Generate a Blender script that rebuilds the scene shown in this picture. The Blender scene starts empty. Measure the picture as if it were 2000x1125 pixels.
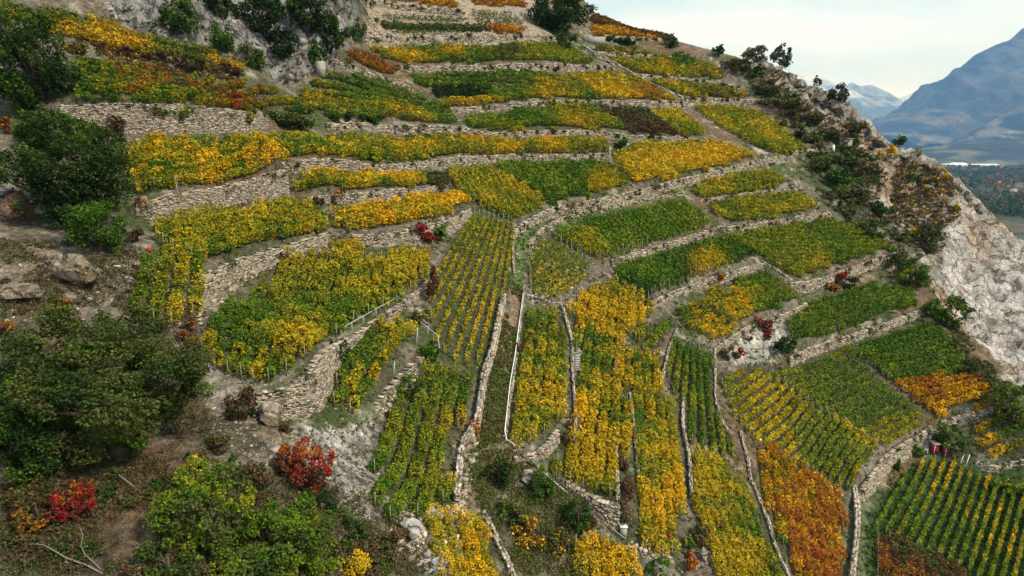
import bpy, math, random
import numpy as np
R = math.radians
rng = np.random.default_rng(7); random.seed(7)
S = bpy.context.scene
COL = S.collection

# ---------------------------------------------------------------- camera
F = 1332.0                      # focal length in photograph pixels (2000 wide)
PITCH = R(11.5); cp, sp_ = math.cos(PITCH), math.sin(PITCH)
cam = bpy.data.cameras.new('camera'); co = bpy.data.objects.new('camera', cam); COL.objects.link(co)
cam.sensor_width = 36; cam.lens = F*36/2000; cam.clip_start = 1; cam.clip_end = 80000
co.rotation_euler = (math.pi/2-PITCH, 0, 0); S.camera = co
# ---------------------------------------------------------------- sky and sun
SUN_EL, SUN_AZ = 42, 128        # degrees; azimuth clockwise from +Y (behind the camera, to the right)
w = bpy.data.worlds.new('World'); S.world = w; w.use_nodes = True
nt = w.node_tree; N = nt.nodes; N.clear(); L = nt.links
out = N.new('ShaderNodeOutputWorld'); bg = N.new('ShaderNodeBackground'); L.new(bg.outputs[0], out.inputs[0])
sky = N.new('ShaderNodeTexSky'); sky.sky_type = 'NISHITA'; sky.sun_disc = False
sky.sun_elevation = R(SUN_EL); sky.sun_rotation = R(SUN_AZ)
sc1 = N.new('ShaderNodeVectorMath'); sc1.operation = 'SCALE'; sc1.inputs['Scale'].default_value = 0.10
L.new(sky.outputs[0], sc1.inputs[0])
tc = N.new('ShaderNodeTexCoord'); mp = N.new('ShaderNodeMapping'); mp.inputs['Scale'].default_value = (2.0, 2.0, 9)
mp.inputs['Rotation'].default_value = (0, R(12), 0)
nz = N.new('ShaderNodeTexNoise'); nz.inputs['Scale'].default_value = 1.6; nz.inputs['Detail'].default_value = 6
cr = N.new('ShaderNodeValToRGB'); cr.color_ramp.elements[0].position = .38; cr.color_ramp.elements[1].position = .62
cr.color_ramp.elements[0].color = (.50, .60, .66, 1); cr.color_ramp.elements[1].color = (.80, .86, .95, 1)
L.new(tc.outputs['Generated'], mp.inputs[0]); L.new(mp.outputs[0], nz.inputs[0]); L.new(nz.outputs[0], cr.inputs[0])
mx = N.new('ShaderNodeMixRGB'); mx.inputs[0].default_value = .93
L.new(sc1.outputs[0], mx.inputs[1]); L.new(cr.outputs[0], mx.inputs[2]); L.new(mx.outputs[0], bg.inputs[0])
bg.inputs[1].default_value = 1.0
sl = bpy.data.lights.new('sun', 'SUN'); sl.energy = 3.3; sl.angle = R(5); sl.color = (1, .96, .90)
so = bpy.data.objects.new('sun', sl); COL.objects.link(so)
so.rotation_euler = (R(90-SUN_EL), 0, R(180-SUN_AZ))
S.view_settings.view_transform = 'Standard'; S.view_settings.look = 'None'
S.view_settings.gamma = 1; S.view_settings.exposure = 0.5
S.cycles.max_bounces = 5; S.cycles.diffuse_bounces = 3; S.cycles.glossy_bounces = 1; S.cycles.transmission_bounces = 3
S.cycles.transparent_max_bounces = 4; S.cycles.volume_bounces = 1

# ---------------------------------------------------------------- helpers
TAB = rng.random((256, 256))
def vn(x, y):
    x = np.asarray(x, float); y = np.asarray(y, float)
    xi = np.floor(x).astype(int); yi = np.floor(y).astype(int); fx = x-xi; fy = y-yi
    fx = fx*fx*(3-2*fx); fy = fy*fy*(3-2*fy)
    a = TAB[xi & 255, yi & 255]; b = TAB[(xi+1) & 255, yi & 255]
    c = TAB[xi & 255, (yi+1) & 255]; d = TAB[(xi+1) & 255, (yi+1) & 255]
    return (a*(1-fx)+b*fx)*(1-fy)+(c*(1-fx)+d*fx)*fy
def fbm(x, y, o=4, g=.5):
    s = 0; a = 1; t = 0
    for i in range(o):
        s = s+a*vn(x*2**i+17*i, y*2**i+31*i); t += a; a *= g
    return s/t
def ridged(x, y, o=4):
    s = 0; a = 1; t = 0
    for i in range(o):
        s = s+a*(1-abs(2*vn(x*2**i+9*i, y*2**i+5*i)-1)); t += a; a *= .55
    return s/t
def tag(o, label=None, cat=None, group=None, kind=None):
    if label: o['label'] = label
    if cat: o['category'] = cat
    if group: o['group'] = group
    if kind: o['kind'] = kind
    return o
def mesh(name, V, Fc, mat, parent=None, col=None, smooth=False):
    """V (n,3); Fc (m,k) array of equal-sized faces"""
    V = np.asarray(V, np.float32); Fc = np.asarray(Fc, np.int32)
    me = bpy.data.meshes.new(name); me.vertices.add(len(V)); me.vertices.foreach_set('co', V.ravel())
    k = Fc.shape[1]; me.loops.add(Fc.size); me.loops.foreach_set('vertex_index', Fc.ravel())
    me.polygons.add(len(Fc)); me.polygons.foreach_set('loop_start', np.arange(0, Fc.size, k, dtype=np.int32))
    if smooth: me.polygons.foreach_set('use_smooth', np.ones(len(Fc), bool))
    me.update(calc_edges=True)
    if col is not None:
        at = me.color_attributes.new('Col', 'FLOAT_COLOR', 'POINT')
        c = np.ones((len(V), 4), np.float32); c[:, :3] = col; at.data.foreach_set('color', c.ravel())
    me.materials.append(mat)
    o = bpy.data.objects.new(name, me); COL.objects.link(o)
    if parent is not None: o.parent = parent
    return o
def empty(name, loc=(0, 0, 0)):
    o = bpy.data.objects.new(name, None); COL.objects.link(o); o.location = loc; o.empty_display_size = .3
    return o
def at_parent(o, parent):
    """parent keeping world coordinates baked in the mesh (parents here are only translated)"""
    o.parent = parent; o.location = -parent.location
    return o
BOXF = np.array([[0, 1, 3, 2], [4, 6, 7, 5], [0, 4, 5, 1], [2, 3, 7, 6], [0, 2, 6, 4], [1, 5, 7, 3]])
def boxes(C, A, B, U, jit=0, seed=0):
    """many boxes: centres C, half-axis vectors A,B,U (n,3) -> V,F"""
    n = len(C); r = np.random.default_rng(seed)
    V = np.empty((n, 8, 3)); i = 0
    for a in (-1, 1):
        for b in (-1, 1):
            for c in (-1, 1):
                V[:, i] = C+a*A+b*B+c*U; i += 1
    if jit: 
        s = jit*np.minimum(np.linalg.norm(U, axis=1), np.linalg.norm(A, axis=1))[:, None, None]
        V = V+r.uniform(-1, 1, V.shape)*s
    Fc = (BOXF[None]+8*np.arange(n)[:, None, None]).reshape(-1, 4)
    return V.reshape(-1, 3), Fc
def tube(pts, rad, k=6):
    pts = np.asarray(pts, float); n = len(pts); V = []; rad = np.broadcast_to(rad, n)
    for i in range(n):
        t = pts[min(i+1, n-1)]-pts[max(i-1, 0)]; t = t/(np.linalg.norm(t)+1e-9)
        a = np.cross(t, (0, 0, 1) if abs(t[2]) < .9 else (1, 0, 0)); a /= np.linalg.norm(a); b = np.cross(t, a)
        for j in range(k):
            th = 2*math.pi*j/k; V.append(pts[i]+rad[i]*(math.cos(th)*a+math.sin(th)*b))
    Fc = [[i*k+j, i*k+(j+1) % k, (i+1)*k+(j+1) % k, (i+1)*k+j] for i in range(n-1) for j in range(k)]
    # caps as quads collapsed onto a centre vertex
    V.append(pts[0]); V.append(pts[-1]); c0, c1 = n*k, n*k+1
    for j in range(0, k, 2):
        Fc.append([c0, (j+2) % k, j+1, j]); Fc.append([c1, (n-1)*k+j, (n-1)*k+j+1, (n-1)*k+(j+2) % k])
    return np.array(V), np.array(Fc)
def merge(parts):
    V = []; Fc = []; o = 0
    for v, f in parts:
        V.append(v); Fc.append(np.asarray(f)+o); o += len(v)
    return np.concatenate(V), np.concatenate(Fc)
def leafquads(P, s, up=.5, r=rng):
    n = len(P); nn = r.normal(size=(n, 3)); nn[:, 2] = np.abs(nn[:, 2])+up; nn /= np.linalg.norm(nn, axis=1)[:, None]
    t = np.cross(nn, r.normal(size=(n, 3))); t /= np.linalg.norm(t, axis=1)[:, None]+1e-9
    b = np.cross(nn, t); s = np.broadcast_to(s, n)[:, None]*r.uniform(.7, 1.3, (n, 1))
    V = np.empty((n, 4, 3)); V[:, 0] = P-t*s*.55; V[:, 1] = P-b*s*.45+nn*s*.08; V[:, 2] = P+t*s*.6; V[:, 3] = P+b*s*.45+nn*s*.08
    return V.reshape(-1, 3), np.arange(4*n).reshape(-1, 4)
def leaftris(P, s, up=.5, r=rng):
    V, _ = leafquads(P, np.broadcast_to(s, len(P))*1.25, up, r); V = V.reshape(-1, 4, 3)[:, :3].copy(); V[:, 1] -= (V[:, 0]+V[:, 2])*.15-V[:, 1]*.3
    return V.reshape(-1, 3), np.arange(3*len(P)).reshape(-1, 3)
# ---- colours of leaves (reflectance)
PAL = dict(g=(.035, .072, .016), m=(.075, .15, .016), l=(.14, .20, .02), k=(.225, .235, .020), y=(.46, .335, .020), o=(.60, .35, .014),
           r=(.34, .13, .018), R=(.27, .016, .022), b=(.10, .055, .03), v=(.085, .095, .028), d=(.022, .042, .014), w=(.10, .115, .05), h=(.15, .11, .06), t=(.22, .17, .11))
def parse(mix):
    out = []; i = 0
    while i < len(mix):
        k = mix[i]; j = i+1
        while j < len(mix) and mix[j].isdigit(): j += 1
        out.append((k, int(mix[i+1:j] or 1))); i = j
    c = np.array([PAL[k] for k, _ in out]); wt = np.array([x for _, x in out], float)
    return c, np.cumsum(wt)/wt.sum()
def pick(mix, t):
    c, cw = parse(mix); return c[np.clip(np.searchsorted(cw, np.clip(t, 0, .9999)), 0, len(c)-1)]
def pickl(mix, t):
    """colours shading continuously from one into the next"""
    c, cw = parse(mix); mid = (np.r_[0, cw[:-1]]+cw)/2; return np.stack([np.interp(t, mid, c[:, k]) for k in range(3)], -1)
# ---------------------------------------------------------------- materials
def newmat(name):
    m = bpy.data.materials.new(name); m.use_nodes = True; n = m.node_tree.nodes; n.clear(); return m, n, m.node_tree.links
def leafmat(name, trans=.24):
    m, n, l = newmat(name); o = n.new('ShaderNodeOutputMaterial'); a = n.new('ShaderNodeAttribute'); a.attribute_name = 'Col'
    d = n.new('ShaderNodeBsdfDiffuse'); t = n.new('ShaderNodeBsdfTranslucent'); mxs = n.new('ShaderNodeMixShader'); mxs.inputs[0].default_value = trans
    l.new(a.outputs[0], d.inputs[0]); l.new(a.outputs[0], t.inputs[0]); l.new(d.outputs[0], mxs.inputs[1]); l.new(t.outputs[0], mxs.inputs[2]); l.new(mxs.outputs[0], o.inputs[0])
    return m
def solid(name, rough=.85, scale=3.0, var=.35, bump=.4, attr=True, color=(.5, .5, .5), bscale=None, bdist=.1):
    m, n, l = newmat(name); o = n.new('ShaderNodeOutputMaterial'); p = n.new('ShaderNodeBsdfPrincipled'); p.inputs['Roughness'].default_value = rough
    p.inputs['Specular IOR Level'].default_value = .2
    g = n.new('ShaderNodeTexCoord'); z = n.new('ShaderNodeTexNoise'); z.inputs['Scale'].default_value = scale; z.inputs['Detail'].default_value = 6; z.inputs['Roughness'].default_value = .65
    l.new(g.outputs['Object'], z.inputs[0])
    mr = n.new('ShaderNodeMapRange'); mr.inputs[1].default_value = .3; mr.inputs[2].default_value = .7; mr.inputs[3].default_value = 1-var; mr.inputs[4].default_value = 1+var
    l.new(z.outputs[0], mr.inputs[0]); sc = n.new('ShaderNodeVectorMath'); sc.operation = 'SCALE'
    if attr:
        a = n.new('ShaderNodeAttribute'); a.attribute_name = 'Col'; l.new(a.outputs[0], sc.inputs[0])
    else: sc.inputs[0].default_value = color
    l.new(mr.outputs[0], sc.inputs['Scale']); l.new(sc.outputs[0], p.inputs['Base Color'])
    b = n.new('ShaderNodeBump'); b.inputs['Strength'].default_value = bump; b.inputs['Distance'].default_value = bdist
    if bscale:
        z2 = n.new('ShaderNodeTexNoise'); z2.inputs['Scale'].default_value = bscale; z2.inputs['Detail'].default_value = 8; z2.inputs['Roughness'].default_value = .65; l.new(g.outputs['Object'], z2.inputs[0]); l.new(z2.outputs[0], b.inputs['Height'])
    else: l.new(z.outputs[0], b.inputs['Height'])
    l.new(b.outputs[0], p.inputs['Normal']); l.new(p.outputs[0], o.inputs[0]); return m
M_leaf = leafmat('leaf'); M_needle = leafmat('dark_leaf', .2)
def rich(name, s1, s2, lo, hi, bd, dist=0.0, crack=None):
    """two octaves of mottling, optional dark cracks, strong relief"""
    m, n, l = newmat(name); o = n.new('ShaderNodeOutputMaterial'); p = n.new('ShaderNodeBsdfPrincipled'); p.inputs['Roughness'].default_value = .93; p.inputs['Specular IOR Level'].default_value = .15
    g = n.new('ShaderNodeTexCoord'); a = n.new('ShaderNodeAttribute'); a.attribute_name = 'Col'; cur = a.outputs[0]; hs = []
    for k, (s, l0, h0) in enumerate(((s1, lo, hi), (s2, lo, hi))):
        z = n.new('ShaderNodeTexNoise'); z.inputs['Scale'].default_value = s; z.inputs['Detail'].default_value = 7; z.inputs['Roughness'].default_value = .7; z.inputs['Distortion'].default_value = dist
        l.new(g.outputs['Object'], z.inputs[0]); mr = n.new('ShaderNodeMapRange'); mr.inputs[1].default_value = .36; mr.inputs[2].default_value = .64; mr.inputs[3].default_value = l0; mr.inputs[4].default_value = h0
        l.new(z.outputs[0], mr.inputs[0]); sc = n.new('ShaderNodeVectorMath'); sc.operation = 'SCALE'; l.new(cur, sc.inputs[0]); l.new(mr.outputs[0], sc.inputs['Scale']); cur = sc.outputs[0]; hs.append(z.outputs[0])
    if crack:
        mp_ = n.new('ShaderNodeMapping'); mp_.inputs['Scale'].default_value = crack[1]; mp_.inputs['Rotation'].default_value = (0, .5, .4); l.new(g.outputs['Object'], mp_.inputs[0])
        v = n.new('ShaderNodeTexNoise'); v.inputs['Scale'].default_value = crack[0]; v.inputs['Detail'].default_value = 5; v.inputs['Distortion'].default_value = .35; l.new(mp_.outputs[0], v.inputs[0])
        rp = n.new('ShaderNodeValToRGB'); e = rp.color_ramp.elements; e[0].position = .40; e[0].color = (1, 1, 1, 1); e[1].position = .62; e[1].color = (1, 1, 1, 1); q = e.new(.50); q.color = (.45, .43, .41, 1); q = e.new(.475); q.color = (1, 1, 1, 1); q = e.new(.53); q.color = (.95, .9, .84, 1)
        l.new(v.outputs[0], rp.inputs[0]); mu = n.new('ShaderNodeMixRGB'); mu.blend_type = 'MULTIPLY'; mu.inputs[0].default_value = 1; l.new(cur, mu.inputs[1]); l.new(rp.outputs[0], mu.inputs[2]); cur = mu.outputs[0]; hs.append(rp.outputs[0])
    l.new(cur, p.inputs['Base Color']); nrm = None
    for k, h in enumerate(hs):
        b = n.new('ShaderNodeBump'); b.inputs['Strength'].default_value = .9; b.inputs['Distance'].default_value = bd[k]; l.new(h, b.inputs['Height'])
        if nrm: l.new(nrm, b.inputs['Normal'])
        nrm = b.outputs[0]
    l.new(nrm, p.inputs['Normal']); l.new(p.outputs[0], o.inputs[0]); return m
M_ground = rich('soil_and_grass', 1.6, 9.0, .42, 1.65, (.35, .12), .3)
M_rock = rich('pale_rock', .35, 2.2, .52, 1.3, (1.4, .35, .7), .3, (.33, (1, 1, .4)))
M_stone = solid('wall_stone', .9, 4.0, .25, .5, bdist=.05)
M_bark = solid('bark', .9, 5, .3, .5, attr=False, color=(.09, .07, .05), bdist=.03)
M_pale = solid('weathered_wood', .8, 5, .3, .4, attr=False, color=(.26, .24, .21), bdist=.02)
M_metal = solid('galvanised_metal', .45, 5, .1, .1, attr=False, color=(.42, .44, .45), bdist=.01)
M_red = solid('red_paint', .5, 4, .15, .1, attr=False, color=(.30, .02, .03), bdist=.01)
M_yel = solid('yellow_paint', .5, 4, .1, .1, attr=False, color=(.8, .55, .02), bdist=.01)
M_white = solid('white_paint', .6, 4, .1, .1, attr=False, color=(.72, .72, .68), bdist=.01)
M_conc = solid('concrete', .85, 2, .25, .3, attr=False, color=(.30, .29, .26), bdist=.02)
M_dark = solid('dark_opening', .9, 4, .1, .1, attr=False, color=(.012, .012, .012), bdist=.01)
M_attr = solid('painted_by_part', .85, .5, .12, .1, bdist=.02)
M_far = solid('far_land', .95, .006, .5, 1.0, bscale=.010, bdist=70)

# ---------------------------------------------------------------- the hillside's base shape
def ray(u, v):
    u = np.asarray(u, float); v = np.asarray(v, float); a = (u-1000)/F; b = (562.5-v)/F
    return np.stack([a, cp+b*sp_, -sp_+b*cp], -1)
def proj(x, y, z):
    d = y*cp-z*sp_; d = np.where(d < .1, .1, d); upc = y*sp_+z*cp
    return 1000+F*x/d, 562.5-F*upc/d, d
def dd(d): return 85*(np.asarray(d, float)/88)**.78
CP = [(0,1125,30),(300,1125,31),(600,1125,38),(850,1100,46),(1000,1125,50),(1200,1125,56),(1450,1125,66),(1660,1125,80),(2000,1125,88),
(0,950,34),(250,900,38),(600,950,43),(800,950,54),(1000,950,60),(1150,900,68),(1300,900,76),(1450,900,86),(1650,900,101),(1835,890,112),(1990,900,110),
(450,780,50),(640,790,54),(620,880,48),(450,680,57),(700,700,62),(880,700,70),(1060,700,82),(1200,700,90),(1380,700,102),(1550,700,118),(1750,680,130),(1900,700,128),
(280,500,58),(500,560,68),(650,540,74),(880,560,84),(1060,560,98),(1220,560,110),(1400,560,125),(1560,560,138),(1780,570,148),
(400,430,74),(600,420,84),(850,420,100),(1000,420,115),(1200,440,130),(1400,440,148),(1600,420,168),(1740,470,163),
(300,320,80),(500,320,90),(700,320,107),(900,320,126),(1100,320,145),(1300,330,167),(1550,300,198),
(200,260,84),(400,240,97),(600,250,114),(800,250,137),(1000,250,157),(1200,250,180),(1400,250,206),(1560,280,208),
(150,190,88),(350,180,102),(600,180,127),(800,180,158),(1000,180,180),(1250,180,212),(1450,190,240),
(200,110,98),(450,120,114),(700,100,158),(900,100,190),(1100,110,222),(1300,110,256),
(0,20,94),(250,50,108),(750,60,188),(900,50,208),(1000,50,222),(1200,50,285),
(300,0,112),(600,20,142),(560,140,128),(680,0,166),(750,0,215),(1000,0,250),(1150,12,310),
(1300,75,275),(1400,100,265),(1480,125,255),(1540,150,245),(1600,180,238),(1660,222,228),(1730,280,218),(1790,300,210),(1850,335,204),(1900,385,195),(1950,440,186),(2000,480,180),
(1700,400,185),(1750,380,195),(1850,500,172),(1900,600,155),(1980,640,150),(1960,690,141),(1990,730,134),(1820,590,146),(1940,745,124),(2000,800,116),
(0,300,72),(0,480,53),(100,530,52),(0,620,44),(350,620,54),(130,430,62),
(200,-200,125),(600,-200,190),(1000,-200,330),(0,-150,110),(100,1500,26),(800,1500,33),(1500,1500,50),(2200,1200,80),(2200,900,104),(2150,650,140),(-250,900,32),(-250,500,46),(-250,200,76)]
CP = np.array(CP, float); r3 = ray(CP[:, 0], CP[:, 1])*dd(CP[:, 2])[:, None]
extra = []
for (u, v, d) in [(1150,12,310),(1300,75,275),(1400,100,265),(1480,125,255),(1540,150,245),(1600,180,238),(1660,222,228),(1730,280,218),(1790,300,210),(1850,335,204),(1900,385,195),(1950,440,186),(2000,480,180)]:
    p = ray(u, v)*dd(d); h = np.array([.62, .78])
    extra.append((p[0]+h[0]*22, p[1]+h[1]*22, p[2]-12)); extra.append((p[0]+h[0]*75, p[1]+h[1]*75, p[2]-52)); extra.append((p[0]+h[0]*130, p[1]+h[1]*130, -104))
extra += [(150, 40, -90), (170, 80, -98), (150, 0, -95), (100, -20, -75), (170, 120, -80), (0, 320, 85)]
CPW = np.concatenate([r3, np.array(extra)])
def tps(P, Q, lam=.6):
    def U(r2): return .5*r2*np.log(r2+1e-9)
    P = P.copy(); A = ((P[:, None, :2]-P[None, :, :2])**2).sum(-1)/1e4; n = len(P)
    K = np.zeros((n+3, n+3)); K[:n, :n] = U(A)+np.eye(n)*lam*1e-3; T = np.c_[np.ones(n), P[:, :2]/100]; K[:n, n:] = T; K[n:, :n] = T.T
    sol = np.linalg.solve(K, np.r_[P[:, 2], 0, 0, 0]); out = np.empty(len(Q))
    for i in range(0, len(Q), 20000):
        q = Q[i:i+20000]; r2 = ((q[:, None]-P[None, :, :2])**2).sum(-1)/1e4
        out[i:i+20000] = U(r2)@sol[:n]+sol[n]+q/100@sol[n+1:]
    return out
GX = np.arange(-110, 200, .7); GY = np.concatenate([np.arange(-15, 130, .58), np.arange(130, 330, .95)])
cxs = np.linspace(-110, 200, 156); cys = np.linspace(-15, 330, 174)
cg = tps(CPW, np.stack(np.meshgrid(cxs, cys, indexing='ij'), -1).reshape(-1, 2)).reshape(len(cxs), len(cys))
def cub(G, fx, fy):                      # smooth (Catmull-Rom) resampling of the coarse grid
    def wts(t): return [(-t+2*t*t-t**3)/2, (2-5*t*t+3*t**3)/2, (t+4*t*t-3*t**3)/2, (-t*t+t**3)/2]
    ix = np.clip(np.floor(fx).astype(int), 1, G.shape[0]-3); iy = np.clip(np.floor(fy).astype(int), 1, G.shape[1]-3)
    wx = wts(fx-ix); wy = wts(fy-iy); s = 0
    T = [sum(wx[a][:, None]*G[ix-1+a] for a in range(4))][0]
    return sum(wy[b][None]*T[:, iy-1+b] for b in range(4))
Z = cub(cg, (GX+110)/(cxs[1]-cxs[0]), (GY+15)/(cys[1]-cys[0]))
Z = np.maximum(Z, -106)
XX, YY = np.meshgrid(GX, GY, indexing='ij')
Z += (fbm(XX/9, YY/9, 4)-.5)*1.0+(fbm(XX/1.7, YY/1.7, 3)-.5)*.35
IX = np.arange(len(GX)); IY = np.arange(len(GY))
def hz(x, y):
    fx = np.clip((x-GX[0])/.7, 0, len(GX)-1.001); fy = np.clip(np.interp(y, GY, IY), 0, len(GY)-1.001)
    i = fx.astype(int); j = fy.astype(int); a = fx-i; b = fy-j
    return (Z[i, j]*(1-a)+Z[i+1, j]*a)*(1-b)+(Z[i, j+1]*(1-a)+Z[i+1, j+1]*a)*b
TT = np.concatenate([np.arange(14, 120, .5), np.arange(120, 330, 1.0)])
def cast(u, v, lift=0):
    """where the sight line through (u, v) meets the hillside (raised by lift)"""
    D = ray(np.atleast_1d(u), np.atleast_1d(v)); P = D[:, None]*TT[None, :, None]
    g = P[..., 2]-hz(P[..., 0], P[..., 1])-lift; below = g < 0
    k = np.where(below.any(1), below.argmax(1), len(TT)-1); k = np.clip(k, 1, None); r = np.arange(len(k))
    g0 = g[r, k-1]; g1 = g[r, k]; f = np.clip(np.where(below.any(1), g0/(g0-g1+1e-9), 1), 0, 1)
    t = TT[k-1]+(TT[k]-TT[k-1])*f; return D*t[:, None], t
def inpoly(u, v, poly):
    p = np.asarray(poly, float); ins = np.zeros(np.shape(u), bool); n = len(p); j = n-1
    for i in range(n):
        c = ((p[i, 1] > v) != (p[j, 1] > v)) & (u < (p[j, 0]-p[i, 0])*(v-p[i, 1])/(p[j, 1]-p[i, 1]+1e-12)+p[i, 0]); ins ^= c; j = i
    return ins
# ---------------------------------------------------------------- rock faces: rough relief on the hillside before the terraces are cut
ROCKS = [
 ('cliff', (.37,.34,.30), 7.0, [(1690,275),(1740,288),(1800,305),(1850,330),(1900,380),(1950,435),(2060,480),(2060,780),(1985,760),(1940,700),(1890,650),(1830,575),(1800,520),(1790,470),(1740,440),(1700,400),(1700,340),(1680,300)]),
 ('upper_cliff', (.30,.295,.285), 11.0, [(205,-60),(700,-60),(716,55),(690,62),(650,120),(600,158),(560,165),(520,140),(420,90),(300,62),(205,25)]),
 ('ridge_rocks', (.36,.32,.27), 10.0, [(1470,112),(1560,150),(1650,205),(1735,280),(1700,300),(1620,270),(1560,200),(1490,140)]),
 ('grey_rock_slope', (.40,.39,.36), 4.5, [(590,835),(745,825),(735,920),(775,1015),(715,1020),(640,940),(600,890)]),
 ('rock_outcrop', (.42,.40,.36), 1.6, [(1410,705),(1450,660),(1500,635),(1530,660),(1535,700),(1470,712)])]
PU, PV, PD = proj(XX, YY, Z)
mrock = {}
for name, c, amp, poly in ROCKS:
    m = inpoly(PU, PV, poly) & (PD > 30)
    mm = m.astype(float)
    for _ in range(6):
        q = mm.copy(); q[1:-1, 1:-1] = (mm[1:-1, 1:-1]*2+mm[:-2, 1:-1]+mm[2:, 1:-1]+mm[1:-1, :-2]+mm[1:-1, 2:])/6; mm = q
    mrock[name] = m
    hf = ridged(XX/2.3, YY/2.9, 3)*.35
    if name == 'upper_cliff': rel = hf*.6-.13+ ridged(XX/3.2+YY/9, YY/16-XX/30, 5)
    elif name in ('cliff', 'ridge_rocks'): rel = hf-.22+ .6*ridged(XX/14+YY/30, YY/11, 5)+.4*ridged((XX-YY*.3)/4, YY/7, 4)
    else: rel = ridged(XX/6, YY/6, 5)
    Z += mm*(rel-.62)*amp

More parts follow.
